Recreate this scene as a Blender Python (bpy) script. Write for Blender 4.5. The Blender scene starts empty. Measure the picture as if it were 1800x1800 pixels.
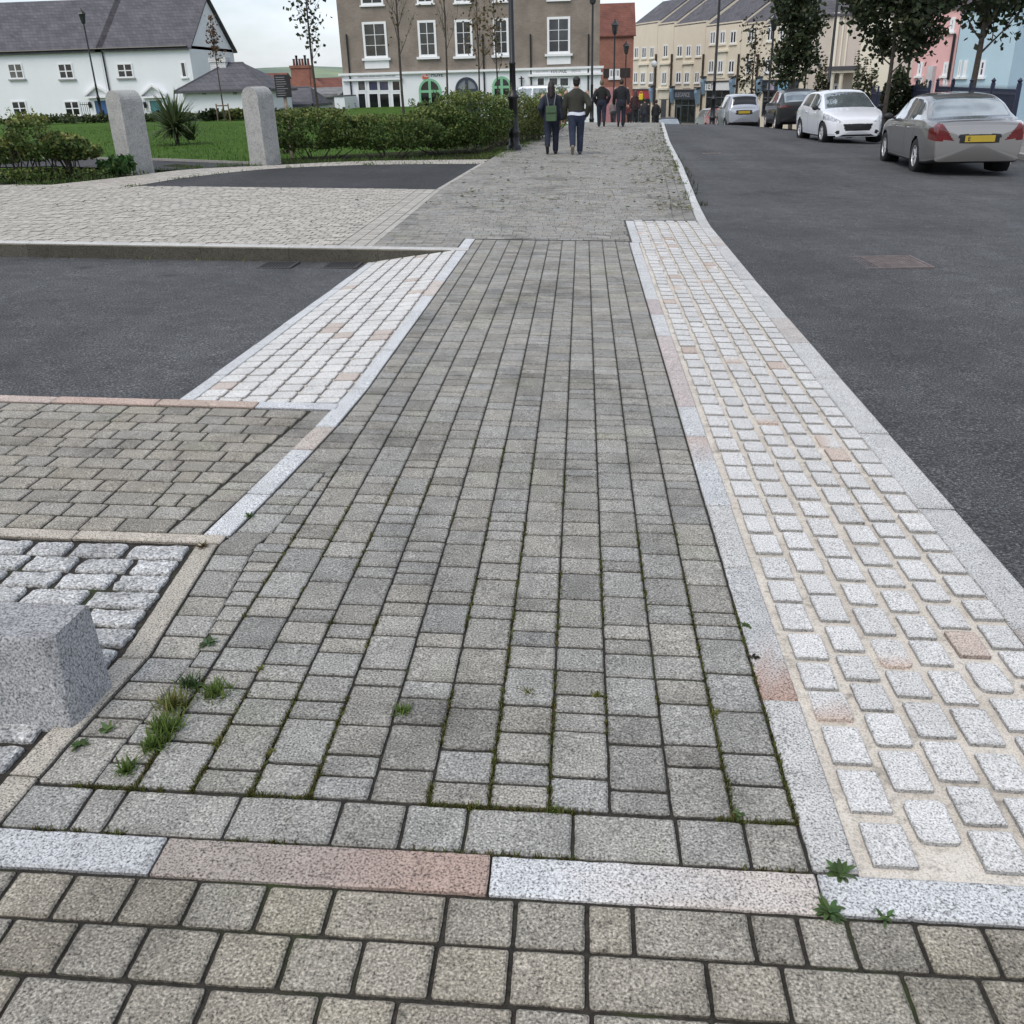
import bpy, bmesh, math, random
from mathutils import Vector, Matrix, noise
random.seed(7)
R_ = random.Random(11)
def rnd(a, b): return R_.uniform(a, b)
scene = bpy.context.scene
COL = scene.collection
PI = math.pi

# ------------------------------------------------------------------ camera geometry
F = 1620.0; H = 1.5
def _ray(x, y): return Vector(((x-900)/F, (y-900)/F, 1.0))
_up = -_ray(1000, 4400).normalized()
_d = _ray(1025, 146)
_Y = (_d - _up*_d.dot(_up)).normalized()
_X = _Y.cross(_up); _X.normalize()
if _X.x < 0: _X = -_X
RW = Matrix((_X, _Y, _up))
def w(x, y): return RW @ _ray(x, y)
def clamp(v, a, b): return max(a, min(b, v))
def sstep(a, b, v):
    t = clamp((v-a)/(b-a), 0, 1); return t*t*(3-2*t)
def lerp(a, b, t): return a+(b-a)*t
def interp(pts, v):
    if v <= pts[0][0]: return pts[0][1]
    for (a, fa), (b, fb) in zip(pts, pts[1:]):
        if v <= b: return fa+(fb-fa)*(v-a)/(b-a)
    return pts[-1][1]
def G(x, y):                       # lie of the land: cross fall to the road, crest of the hill at 42 m
    z = -0.03*clamp(x, -9, 12)
    if y > 42:
        d = y-42
        d = .012*d*d if d < 3.3 else .1307+.08*(d-3.3)
        z -= min(d, 2.4)*sstep(-9, -4, x)
    return z
def Rd(x, y):                      # carriageway, cambered down to the right further on
    return G(x, y)-.05-.06*clamp(x-6.2, 0, 8)*sstep(24, 41, y)
def at(px, py, dz=0.0, g=G):
    r = w(px, py); z = dz; P = Vector((0, 0, 0))
    for i in range(60):
        t = (z-H)/r.z if r.z < -1e-5 else 2000
        P = r*t; z = g(P.x, P.y)+dz
    return Vector((P.x, P.y, z))
def atD(px, py, D):                # point of the pixel's ray at world depth y = D
    r = w(px, py); t = D/r.y
    return Vector((r.x*t, D, H+r.z*t))

cam = bpy.data.cameras.new('camera'); cam_o = bpy.data.objects.new('camera', cam); COL.objects.link(cam_o)
cam.sensor_width = 36; cam.lens = 36*F/1800; cam.clip_start = .05; cam.clip_end = 8000
right = RW @ Vector((1, 0, 0)); down = RW @ Vector((0, 1, 0)); fwd = RW @ Vector((0, 0, 1))
m = Matrix((right, -down, -fwd)).transposed().to_4x4(); m.translation = Vector((0, 0, H))
cam_o.matrix_world = m
scene.camera = cam_o

# ------------------------------------------------------------------ materials
MATS = {}
def nodes_of(name):
    mt = bpy.data.materials.new(name); mt.use_nodes = True
    nt = mt.node_tree; b = nt.nodes['Principled BSDF']
    return mt, nt, b
def N(nt, t, **kw):
    n = nt.nodes.new(t)
    for k, v in kw.items(): setattr(n, k, v)
    return n
def pos(nt): return N(nt, 'ShaderNodeNewGeometry').outputs['Position']
def objc(nt): return N(nt, 'ShaderNodeTexCoord').outputs['Object']
def noi(nt, vec, scale, detail=2, rough=.5):
    n = N(nt, 'ShaderNodeTexNoise'); n.inputs['Scale'].default_value = scale
    n.inputs['Detail'].default_value = detail; n.inputs['Roughness'].default_value = rough
    nt.links.new(vec, n.inputs['Vector']); return n.outputs['Fac']
def ramp(nt, fac, stops, mode='LINEAR'):
    n = N(nt, 'ShaderNodeValToRGB'); n.color_ramp.interpolation = mode
    cr = n.color_ramp.elements
    while len(cr) < len(stops): cr.new(.5)
    for e, (p, c) in zip(cr, stops):
        e.position = p; e.color = (c, c, c, 1) if isinstance(c, (int, float)) else (*c[:3], 1)
    nt.links.new(fac, n.inputs['Fac']); return n.outputs['Color']
def mix(nt, a, b, fac=1.0, mode='MULTIPLY'):
    n = N(nt, 'ShaderNodeMix', data_type='RGBA', blend_type=mode)
    for s, v in ((n.inputs[6], a), (n.inputs[7], b)):
        if hasattr(v, 'links'): nt.links.new(v, s)
        else: s.default_value = (*v[:3], 1)
    if hasattr(fac, 'links'): nt.links.new(fac, n.inputs[0])
    else: n.inputs[0].default_value = fac
    return n.outputs[2]
def bump(nt, b, h, strength=.3, dist=.01):
    n = N(nt, 'ShaderNodeBump'); n.inputs['Strength'].default_value = strength; n.inputs['Distance'].default_value = dist
    nt.links.new(h, n.inputs['Height']); nt.links.new(n.outputs['Normal'], b.inputs['Normal'])
def tint(nt):
    n = N(nt, 'ShaderNodeAttribute', attribute_name='tint'); return n.outputs['Color']

def m_plain(name, col, rough=.6, metal=0, var=.12, scale=3, spec=.5, coat=0, use_tint=False):
    if name in MATS: return MATS[name]
    mt, nt, b = nodes_of(name)
    n = noi(nt, objc(nt), scale, 4)
    v = ramp(nt, n, [(.3, 1-var), (.7, 1+var)])
    c = mix(nt, col, v)
    if use_tint: c = mix(nt, c, tint(nt))
    nt.links.new(c, b.inputs['Base Color'])
    b.inputs['Roughness'].default_value = rough; b.inputs['Metallic'].default_value = metal
    b.inputs['Specular IOR Level'].default_value = spec
    b.inputs['Coat Weight'].default_value = coat; b.inputs['Coat Roughness'].default_value = .04
    MATS[name] = mt; return mt
def m_stone(name, stops, speck=200, stain=.18, rough=.85, bumps=.35, stain_col=(1, 1, 1), fine=0, base=None, gum=False):
    """tinted stone: colour attribute x salt and pepper grains x weather stains"""
    mt, nt, b = nodes_of(name); P = pos(nt)
    g = noi(nt, P, speck, 2, .6)
    sp = ramp(nt, g, stops)
    c = mix(nt, tint(nt) if base is None else base, sp)
    s = noi(nt, P, 5.5, 5, .62)
    c = mix(nt, c, ramp(nt, s, [(.28, 1-stain*1.4), (.5, 1), (.75, 1+stain*.6)]))
    s2 = noi(nt, P, 26, 4, .65)
    c = mix(nt, c, ramp(nt, s2, [(.25, 1-stain), (.6, 1.0), (.8, 1+stain*.5)]))
    if gum:
        c = mix(nt, c, ramp(nt, noi(nt, P, 1.15, 5, .68), [(.34, .66), (.47, 1), (.75, 1.08)]))
        v2 = N(nt, 'ShaderNodeTexVoronoi'); v2.inputs['Scale'].default_value = 2.6; nt.links.new(P, v2.inputs['Vector'])
        c = mix(nt, c, ramp(nt, v2.outputs['Distance'], [(.030, .62), (.042, 1)]))
        c = mix(nt, c, (.90, .93, .80), ramp(nt, noi(nt, P, 1.9, 4, .6), [(.55, 0), (.72, .6)]))
    if stain_col != (1, 1, 1):
        c = mix(nt, c, stain_col, ramp(nt, noi(nt, P, 2.3, 3), [(.48, 0), (.7, .55)]))
    if fine:
        v = N(nt, 'ShaderNodeTexVoronoi'); v.inputs['Scale'].default_value = 75; nt.links.new(P, v.inputs['Vector'])
        hl = ramp(nt, v.outputs['Distance'], [(.06, 1), (.16, 0)])
        c = mix(nt, c, (.62, .6, .56), mix(nt, hl, (fine, fine, fine)))
    nt.links.new(c, b.inputs['Base Color'])
    b.inputs['Roughness'].default_value = rough; b.inputs['Specular IOR Level'].default_value = .14
    h = mix(nt, g, s2, .5, 'ADD')
    bump(nt, b, h, bumps, .004)
    MATS[name] = mt; return mt
M_PAVER = m_stone('grey_paver', [(.30, .22), (.43, .76), (.55, 1.06), (.67, 1.75)], 185, .17, fine=.6, gum=True)
M_GRAN = m_stone('granite_kerb', [(.30, .20), (.42, .68), (.52, 1.08), (.68, 1.4)], 190, .11, bumps=.3)
M_SETT = m_stone('granite_sett', [(.29, .24), (.41, .72), (.52, 1.06), (.68, 1.35)], 200, .08, bumps=.4)
M_BEIGE = m_stone('pale_block', [(.32, .62), (.5, 1.0), (.68, 1.25)], 130, .12)
M_ROUGH = m_stone('weathered_granite', [(.30, .5), (.45, .9), (.66, 1.3)], 90, .3, bumps=.9, base=(.40, .40, .38), stain_col=(.62, .62, .50))
M_BLOCK = m_stone('sawn_granite', [(.30, .24), (.43, .72), (.54, 1.06), (.68, 1.5)], 170, .14, bumps=.15, base=(.33, .33, .335))
M_COB = m_stone('rough_cobble', [(.28, .22), (.42, .62), (.54, 1.0), (.70, 1.5)], 120, .30, bumps=1.0)
def m_mortar():
    mt, nt, b = nodes_of('cream_mortar'); P = pos(nt)
    c = ramp(nt, noi(nt, P, 3.2, 5, .6), [(.3, (.50, .45, .385)), (.55, (.64, .585, .51)), (.75, (.68, .64, .58))])
    c = mix(nt, c, ramp(nt, noi(nt, P, 38, 4, .7), [(.27, .55), (.45, 1), (.8, 1.06)]))
    c = mix(nt, c, (.19, .17, .14), ramp(nt, noi(nt, P, 7, 5, .75), [(.54, 0), (.70, .72)]), 'MIX')
    c = mix(nt, c, ramp(nt, noi(nt, P, 210, 2, .6), [(.3, .62), (.5, 1), (.75, 1.15)]))
    nt.links.new(c, b.inputs['Base Color']); b.inputs['Roughness'].default_value = .95
    bump(nt, b, noi(nt, P, 120, 3), .5, .003); return mt
M_MORTAR = m_mortar()
def m_joint():
    mt, nt, b = nodes_of('mossy_joint'); P = pos(nt)
    c = ramp(nt, noi(nt, P, 60, 4, .7), [(.3, (.012, .011, .009)), (.6, (.040, .035, .028)), (.8, (.075, .066, .052))])
    c = mix(nt, c, (.036, .052, .012), ramp(nt, noi(nt, P, 2.6, 4, .65), [(.54, 0), (.66, .85)]), 'MIX')
    nt.links.new(c, b.inputs['Base Color']); b.inputs['Roughness'].default_value = 1
    bump(nt, b, noi(nt, P, 180, 3), .8, .004); return mt
M_JOINT = m_joint()
def m_asphalt(name, base, light=1.0):
    mt, nt, b = nodes_of(name); P = pos(nt)
    g = noi(nt, P, 88, 3, .8)
    c = ramp(nt, g, [(.30, tuple(v*.15 for v in base)), (.46, tuple(v*.62 for v in base)), (.58, tuple(v*1.5 for v in base)), (.70, tuple(v*4.6 for v in base))])
    c = mix(nt, c, ramp(nt, noi(nt, P, .42, 6, .65), [(.32, .72), (.5, 1), (.72, 1.34)]))
    c = mix(nt, c, ramp(nt, noi(nt, P, 5, 4, .6), [(.3, .82), (.7, 1.18)]))
    mp = N(nt, 'ShaderNodeMapping'); mp.inputs['Scale'].default_value = (.9, .05, 1); nt.links.new(P, mp.inputs['Vector'])
    c = mix(nt, c, ramp(nt, noi(nt, mp.outputs[0], 1.1, 3, .5), [(.35, .84), (.65, 1.16)]))      # worn wheel tracks
    v = N(nt, 'ShaderNodeTexVoronoi'); v.inputs['Scale'].default_value = .9; nt.links.new(P, v.inputs['Vector'])
    c = mix(nt, c, ramp(nt, v.outputs['Distance'], [(.03, .55), (.11, 1)]))                        # oil spots
    nt.links.new(c, b.inputs['Base Color']); b.inputs['Roughness'].default_value = .8; b.inputs['Specular IOR Level'].default_value = .28
    bump(nt, b, g, .9, .006); return mt
M_ASPH = m_asphalt('asphalt', (.068, .0685, .0705)); M_ASPH2 = m_asphalt('new_asphalt', (.040, .040, .0415))
def m_grass(name, c0, c1, scale=1.2):
    mt, nt, b = nodes_of(name); P = pos(nt)
    c = ramp(nt, noi(nt, P, scale, 5, .7), [(.3, c0), (.7, c1)])
    c = mix(nt, c, ramp(nt, noi(nt, P, 22, 4, .7), [(.25, .55), (.7, 1.35)]))
    nt.links.new(c, b.inputs['Base Color']); b.inputs['Roughness'].default_value = 1; b.inputs['Specular IOR Level'].default_value = .1
    bump(nt, b, noi(nt, P, 30, 4), 1, .05); return mt
M_LAWN = m_grass('lawn_grass', (.044, .098, .015), (.084, .150, .026))
M_SOIL = m_grass('planting_soil', (.028, .026, .014), (.035, .048, .014), 2)
M_LAND = m_grass('rough_land', (.05, .06, .03), (.09, .10, .06), .05)
def m_leaf(name, spec=.3, trans=.25):
    mt, nt, b = nodes_of(name)
    c = tint(nt); nt.links.new(c, b.inputs['Base Color']); b.inputs['Roughness'].default_value = .55
    b.inputs['Specular IOR Level'].default_value = spec
    tr = N(nt, 'ShaderNodeBsdfTranslucent'); nt.links.new(c, tr.inputs['Color'])
    mx = N(nt, 'ShaderNodeMixShader'); mx.inputs[0].default_value = trans
    nt.links.new(b.outputs[0], mx.inputs[1]); nt.links.new(tr.outputs[0], mx.inputs[2])
    nt.links.new(mx.outputs[0], nt.nodes['Material Output'].inputs['Surface']); return mt
M_LEAF = m_leaf('leaf'); M_BLADE = m_leaf('grass_blade', .2)
M_BARK = m_plain('bark', (.060, .050, .040), .95, var=.4, scale=12)
def m_wall(name, col, var=.05, scale=.8, rough=.9, grime=.0):
    if name in MATS: return MATS[name]
    mt, nt, b = nodes_of(name); P = objc(nt)
    c = mix(nt, col, ramp(nt, noi(nt, P, scale, 5, .6), [(.3, 1-var), (.7, 1+var*.6)]))
    c = mix(nt, c, ramp(nt, noi(nt, P, 9, 4, .6), [(.3, 1-var*.7), (.7, 1+var*.4)]))
    nt.links.new(c, b.inputs['Base Color']); b.inputs['Roughness'].default_value = rough
    MATS[name] = mt; return mt
def m_brick(name, c1, c2, mort, sx=.225, sy=.075):
    mt, nt, b = nodes_of(name); O = objc(nt)
    sep = N(nt, 'ShaderNodeSeparateXYZ'); nt.links.new(O, sep.inputs[0])
    cmb = N(nt, 'ShaderNodeCombineXYZ')
    ad = N(nt, 'ShaderNodeMath', operation='ADD'); nt.links.new(sep.outputs[0], ad.inputs[0]); nt.links.new(sep.outputs[1], ad.inputs[1])
    nt.links.new(ad.outputs[0], cmb.inputs[0]); nt.links.new(sep.outputs[2], cmb.inputs[1])
    br = N(nt, 'ShaderNodeTexBrick'); br.inputs['Scale'].default_value = 1
    br.inputs['Brick Width'].default_value = sx; br.inputs['Row Height'].default_value = sy; br.inputs['Mortar Size'].default_value = .008
    br.inputs['Color1'].default_value = (*c1, 1); br.inputs['Color2'].default_value = (*c2, 1); br.inputs['Mortar'].default_value = (*mort, 1)
    nt.links.new(cmb.outputs[0], br.inputs['Vector'])
    c = mix(nt, br.outputs['Color'], ramp(nt, noi(nt, O, .9, 4), [(.3, .8), (.7, 1.15)]))
    nt.links.new(c, b.inputs['Base Color']); b.inputs['Roughness'].default_value = .9; MATS[name] = mt; return mt
M_BROWNB = m_brick('brown_brick', (.20, .165, .135), (.25, .205, .17), (.30, .27, .24))
M_REDB = m_brick('red_brick', (.25, .085, .055), (.33, .125, .085), (.34, .24, .2))
M_WHITEB = m_brick('white_painted_brick', (.72, .72, .72), (.62, .62, .62), (.35, .35, .35), .3, .11)
M_STONEB = m_brick('grey_rubble', (.22, .22, .22), (.13, .13, .135), (.3, .3, .3), .5, .22)
def m_roof(name, c1, c2, row=.22):
    return m_brick(name, c1, c2, tuple(v*.45 for v in c1), .28, row)
M_SLATE = m_roof('slate', (.085, .082, .095), (.12, .115, .13))
M_TILE = m_roof('red_clay_tile', (.15, .055, .04), (.19, .075, .055), .18)
M_WHITE = m_wall('white_render', (.78, .80, .83), .03)
M_CREAM = m_wall('cream_render', (.74, .66, .53), .05)
M_CREAM2 = m_wall('pale_cream_trim', (.80, .75, .62), .05)
M_GREYCREAM = m_wall('pinkish_cream_render', (.60, .53, .47), .06)
M_PINKW = m_wall('pink_render', (.74, .44, .43), .04)
M_BLUEW = m_wall('pale_blue_render', (.45, .60, .68), .04)
M_TRIM = m_plain('white_paint', (.80, .81, .82), .45, var=.03)
M_BLACKP = m_plain('black_paint', (.010, .010, .012), .35, var=.2)
M_NAVYP = m_plain('navy_paint', (.012, .017, .045), .5, var=.2)
M_GREENP = m_plain('green_paint', (.20, .45, .27), .45, var=.08)
M_DNAVY = m_plain('slate_blue_paint', (.035, .045, .065), .5, var=.1)
M_PANE = m_plain('dark_glass', (.010, .011, .013), .05, var=.3, spec=.6)
M_PANEB = m_plain('blue_grey_glass', (.06, .065, .11), .08, var=.2, spec=.5)
M_SHOPG = m_plain('shop_glass', (.025, .030, .033), .06, var=.8, scale=1.6, spec=.6)
def pm(name, col, **k): return m_plain(name, col, **k)

# ------------------------------------------------------------------ mesh builder
class MB:
    def __init__(s): s.v = []; s.f = []; s.c = []; s.m = []
    def poly(s, pts, col=(1, 1, 1), mi=0, cols=None):
        i = len(s.v); s.v.extend([tuple(p) for p in pts]); s.f.append(tuple(range(i, i+len(pts))))
        s.c.append(cols if cols else col); s.m.append(mi)
    def grid(s, rows, col=(1, 1, 1), mi=0, close=False):
        i = len(s.v); n = len(rows[0])
        for r in rows: s.v.extend([tuple(p) for p in r])
        for a in range(len(rows)-1):
            for b in range(n if close else n-1):
                b2 = (b+1) % n
                s.f.append((i+a*n+b, i+a*n+b2, i+(a+1)*n+b2, i+(a+1)*n+b)); s.c.append(col); s.m.append(mi)
    def box(s, x0, x1, y0, y1, z0, z1, col=(1, 1, 1), mi=0, M=None):
        p = [Vector(q) for q in ((x0, y0, z0), (x1, y0, z0), (x1, y1, z0), (x0, y1, z0), (x0, y0, z1), (x1, y0, z1), (x1, y1, z1), (x0, y1, z1))]
        if M: p = [M @ q for q in p]
        i = len(s.v); s.v.extend([tuple(q) for q in p])
        for f in ((3, 2, 1, 0), (4, 5, 6, 7), (0, 1, 5, 4), (1, 2, 6, 5), (2, 3, 7, 6), (3, 0, 4, 7)):
            s.f.append(tuple(i+k for k in f)); s.c.append(col); s.m.append(mi)
    def bbox(s, x0, x1, y0, y1, z0, z1, r=.01, col=(1, 1, 1), mi=0, M=None):
        """box with chamfered edges"""
        r = min(r, (x1-x0)*.45, (y1-y0)*.45, (z1-z0)*.45)
        rings = []
        for z, e in ((z0, r), (z0+r, 0), (z1-r, 0), (z1, r)):
            a, b, c, d = x0+e, x1-e, y0+e, y1-e
            q = r*.6
            rings.append([(a+q, c, z), (b-q, c, z), (b, c+q, z), (b, d-q, z), (b-q, d, z), (a+q, d, z), (a, d-q, z), (a, c+q, z)])
        if M: rings = [[M @ Vector(p) for p in rg] for rg in rings]
        s.grid(rings, col, mi, True); s.poly(list(reversed(rings[0])), col, mi); s.poly(rings[-1], col, mi)
    def tube(s, path, radii, n=8, col=(1, 1, 1), mi=0, caps=True):
        rings = []
        path = [Vector(p) for p in path]
        for k, p in enumerate(path):
            d = (path[min(k+1, len(path)-1)]-path[max(k-1, 0)]).normalized()
            a = d.orthogonal().normalized() if abs(d.z) < .95 else Vector((1, 0, 0))
            if abs(d.z) < .95: a = d.cross(Vector((0, 0, 1))).normalized()
            a = (a-d*a.dot(d)).normalized(); b = d.cross(a)
            r = radii[k] if isinstance(radii, (list, tuple)) else radii
            rings.append([p+a*math.cos(2*PI*j/n)*r+b*math.sin(2*PI*j/n)*r for j in range(n)])
        s.grid(rings, col, mi, True)
        if caps: s.poly(list(reversed(rings[0])), col, mi); s.poly(rings[-1], col, mi)
    def lathe(s, prof, n=16, c=(0, 0, 0), col=(1, 1, 1), mi=0, flute=0, cap=True):
        rings = []
        for r, z in prof:
            rings.append([(c[0]+math.cos(2*PI*j/n)*r*(1-(flute if j % 2 else 0)), c[1]+math.sin(2*PI*j/n)*r*(1-(flute if j % 2 else 0)), c[2]+z) for j in range(n)])
        s.grid(rings, col, mi, True)
        if cap: s.poly(list(reversed(rings[0])), col, mi); s.poly(rings[-1], col, mi)
    def ell(s, c, r, n=12, m_=8, col=(1, 1, 1), mi=0, M=None):
        rings = []
        for a in range(1, m_):
            t = PI*a/m_
            rings.append([Vector((math.sin(t)*math.cos(2*PI*j/n)*r[0], math.sin(t)*math.sin(2*PI*j/n)*r[1], -math.cos(t)*r[2])) for j in range(n)])
        T = [Vector((0, 0, -r[2]))], [Vector((0, 0, r[2]))]
        f = (lambda p: (M @ p if M else p)+Vector(c))
        i = len(s.v)
        rr = [[f(p) for p in rg] for rg in rings]
        s.grid(rr, col, mi, True)
        b, t = f(T[0][0]), f(T[1][0])
        for j in range(n):
            s.poly([rr[0][(j+1) % n], rr[0][j], b], col, mi); s.poly([rr[-1][j], rr[-1][(j+1) % n], t], col, mi)
    def caps_(s, p0, p1, r0, r1, n=10, col=(1, 1, 1), flat=1.0):
        """closed tapered limb with round ends"""
        p0, p1 = Vector(p0), Vector(p1); d = p1-p0; L = d.length; d = d.normalized() if L > 1e-6 else Vector((0, 0, 1))
        a = d.cross(Vector((0, 1, 0)));  a = a.normalized() if a.length > 1e-3 else Vector((1, 0, 0)); b = d.cross(a)
        rings = []
        for k in range(1, 5):
            t = PI/2*k/4; rings.append((p0-d*r0*math.cos(t), r0*math.sin(t)))
        for k in range(0, 4):
            t = PI/2*k/4; rings.append((p1+d*r1*math.sin(t), r1*math.cos(t)))
        rr = [[c+a*math.cos(2*PI*j/n)*r+b*math.sin(2*PI*j/n)*r*flat for j in range(n)] for c, r in rings]
        s.grid(rr, col, 0, True); s.poly(list(reversed(rr[0])), col); s.poly(rr[-1], col)
    def mesh(s, name, mats, smooth=False):
        me = bpy.data.meshes.new(name); me.from_pydata(s.v, [], s.f)
        for mt in (mats if isinstance(mats, (list, tuple)) else [mats]): me.materials.append(mt)
        me.polygons.foreach_set('material_index', s.m)
        if smooth: me.polygons.foreach_set('use_smooth', [True]*len(s.f))
        ca = me.color_attributes.new('tint', 'FLOAT_COLOR', 'CORNER')
        buf = []
        for f, c in zip(s.f, s.c):
            if isinstance(c, list):
                for q in c: buf.extend((*q, 1.0))
            else: buf.extend((*c, 1.0)*len(f))
        ca.data.foreach_set('color', buf)
        me.update(); return me
    def build(s, name, mats, parent=None, smooth=False, loc=None, weld=False):
        me = s.mesh(name, mats, smooth)
        if weld:
            bm = bmesh.new(); bm.from_mesh(me); bmesh.ops.remove_doubles(bm, verts=bm.verts, dist=1e-5); bm.to_mesh(me); bm.free()
        o = bpy.data.objects.new(name, me); COL.objects.link(o)
        if parent: o.parent = parent
        if loc: o.location = loc
        return o
def tag(o, label=None, cat=None, group=None, kind=None):
    if label: o['label'] = label
    if cat: o['category'] = cat
    if group: o['group'] = group
    if kind: o['kind'] = kind
    return o
def empty(name, loc, rz=0, label=None, cat=None, group=None):
    o = bpy.data.objects.new(name, None); COL.objects.link(o); o.location = loc; o.rotation_euler = (0, 0, rz)
    o.empty_display_size = .2
    return tag(o, label, cat, group)
def struct(o): o['kind'] = 'structure'; return o
def stuff(o): o['kind'] = 'stuff'; return o
def copy_tree(o, parent=None):
    c = o.copy(); COL.objects.link(c)
    if parent: c.parent = parent
    for ch in list(o.children): copy_tree(ch, c)
    return c
def evald(mb, name, mats, mods, smooth=True):
    """mesh after modifiers"""
    me = mb.mesh(name, mats); o = bpy.data.objects.new(name, me); COL.objects.link(o)
    for t, kw in mods:
        md = o.modifiers.new(t, t)
        for k, v in kw.items(): setattr(md, k, v)
    dg = bpy.context.evaluated_depsgraph_get()
    me2 = bpy.data.meshes.new_from_object(o.evaluated_get(dg)); me2.name = name
    COL.objects.unlink(o); bpy.data.objects.remove(o); bpy.data.meshes.remove(me)
    if smooth: me2.polygons.foreach_set('use_smooth', [True]*len(me2.polygons))
    if not me2.materials:
        for mt in (mats if isinstance(mats, (list, tuple)) else [mats]): me2.materials.append(mt)
    return me2
def linkm(me, name, parent=None):
    o = bpy.data.objects.new(name, me); COL.objects.link(o)
    if parent: o.parent = parent
    return o
def text(body, size, root, loc, mat, name='lettering', rx=PI/2, rz=0, align='CENTER', sx=1.0, font_sp=1.0):
    cu = bpy.data.curves.new(name, 'FONT'); cu.body = body; cu.size = size; cu.align_x = align; cu.align_y = 'CENTER'
    cu.extrude = .004; cu.resolution_u = 3; cu.space_character = font_sp
    o = bpy.data.objects.new(name, cu); COL.objects.link(o)
    dg = bpy.context.evaluated_depsgraph_get()
    me = bpy.data.meshes.new_from_object(o.evaluated_get(dg)); COL.objects.unlink(o); bpy.data.objects.remove(o)
    me.materials.clear(); me.materials.append(mat)
    t = linkm(me, name, root); t.location = loc; t.rotation_euler = (rx, 0, rz); t.scale = (sx, 1, 1); return t

# ------------------------------------------------------------------ world and light
wd = bpy.data.worlds.new('World'); scene.world = wd; wd.use_nodes = True
nt = wd.node_tree; bg = nt.nodes['Background']
sky = N(nt, 'ShaderNodeTexSky', sky_type='NISHITA'); sky.sun_disc = False
sky.sun_elevation = math.radians(52); sky.sun_rotation = math.radians(215); sky.altitude = 60; sky.dust_density = 1.5
tc = N(nt, 'ShaderNodeTexCoord')
mp = N(nt, 'ShaderNodeMapping'); mp.inputs['Scale'].default_value = (1, 1, 2.6); nt.links.new(tc.outputs['Generated'], mp.inputs['Vector'])
cl = noi(nt, mp.outputs[0], 1.7, 6, .58)
cf = ramp(nt, cl, [(.38, .12), (.62, .92)])
hs = N(nt, 'ShaderNodeHueSaturation'); hs.inputs['Saturation'].default_value = .85; nt.links.new(sky.outputs[0], hs.inputs['Color'])
c = mix(nt, hs.outputs[0], (8.2, 8.75, 9.7), cf, 'MIX')
nt.links.new(c, bg.inputs['Color']); bg.inputs['Strength'].default_value = .11
sun = bpy.data.lights.new('sun', 'SUN'); sun.energy = 1.35; sun.angle = math.radians(35); sun.color = (1, .94, .84)
so = bpy.data.objects.new('sun', sun); COL.objects.link(so)
sd = Vector((math.sin(math.radians(215))*math.cos(math.radians(52)), math.cos(math.radians(215))*math.cos(math.radians(52)), math.sin(math.radians(52))))
so.rotation_euler = sd.to_track_quat('Z', 'Y').to_euler(); so.location = (0, 0, 30)
vs = scene.view_settings; vs.view_transform = 'Standard'; vs.look = 'None'; vs.exposure = 0.34; vs.gamma = 1; vs.use_curve_mapping = False
scene.cycles.max_bounces = 6; scene.cycles.diffuse_bounces = 3; scene.cycles.glossy_bounces = 3; scene.cycles.transparent_max_bounces = 4
# ================================================================== GROUND
def flat(name, pts, dz, mat, g=G, kind='structure', sub=None):
    mb = MB(); mb.poly([(x, y, g(x, y)+dz) for x, y in pts]); o = mb.build(name, mat)
    o['kind'] = kind; return o
def band(name, L, Rr, dz, mat, ys, g=G, nx=1):
    """sheet between two lines x = L(y) and x = R(y)"""
    mb = MB(); rows = []
    for y in ys:
        a, b = L(y), Rr(y)
        rows.append([(lerp(a, b, k/nx), y, g(lerp(a, b, k/nx), y)+dz) for k in range(nx+1)])
    mb.grid(rows); return struct(mb.build(name, mat))
def frange(a, b, n): return [a+(b-a)*k/n for k in range(n+1)]
# the land everything lies on
mb = MB()
xs = [-900, -400, -200, -100, -60, -40, -25, -15, -9, -6.5, -4, 0, 6, 12, 20, 40, 80, 200, 400, 900]
ys = [-60, -10, 0, 10, 20, 30, 40, 43, 46, 50, 56, 64, 74, 90, 130, 200, 400, 900, 1600]
mb.grid([[(x, y, G(x, y)-.28-(0 if y < 60 else min((y-60)*.012, 5))*(1 if x < -9 else .3)) for x in xs] for y in ys])
struct(mb.build('ground', M_LAND))
# far hills
mb = MB(); rows = []
for k in range(61):
    a = math.radians(-75+150*k/60); dist = 2600
    h = 62+30*noise.noise(Vector((k*.13, 2, 0)))+10*noise.noise(Vector((k*.5, 7, 0)))
    rows.append([(math.sin(a)*(dist-700+q*500), math.cos(a)*(dist-700+q*500), -20+(h+14)*math.sin(PI/2*min(q, 1.3)/1.3)) for q in (0, .35, .7, 1, 1.3, 1.8)])
mb.grid(rows)
def m_hill():
    mt, nt, b = nodes_of('hill_fields'); P = pos(nt)
    c = ramp(nt, noi(nt, P, .006, 5, .6), [(.35, (.10, .15, .12)), (.5, (.17, .22, .16)), (.65, (.24, .30, .17))], 'LINEAR')
    nt.links.new(c, b.inputs['Base Color']); b.inputs['Roughness'].default_value = 1; return mt
struct(mb.build('hills', m_hill(), smooth=True))

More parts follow.
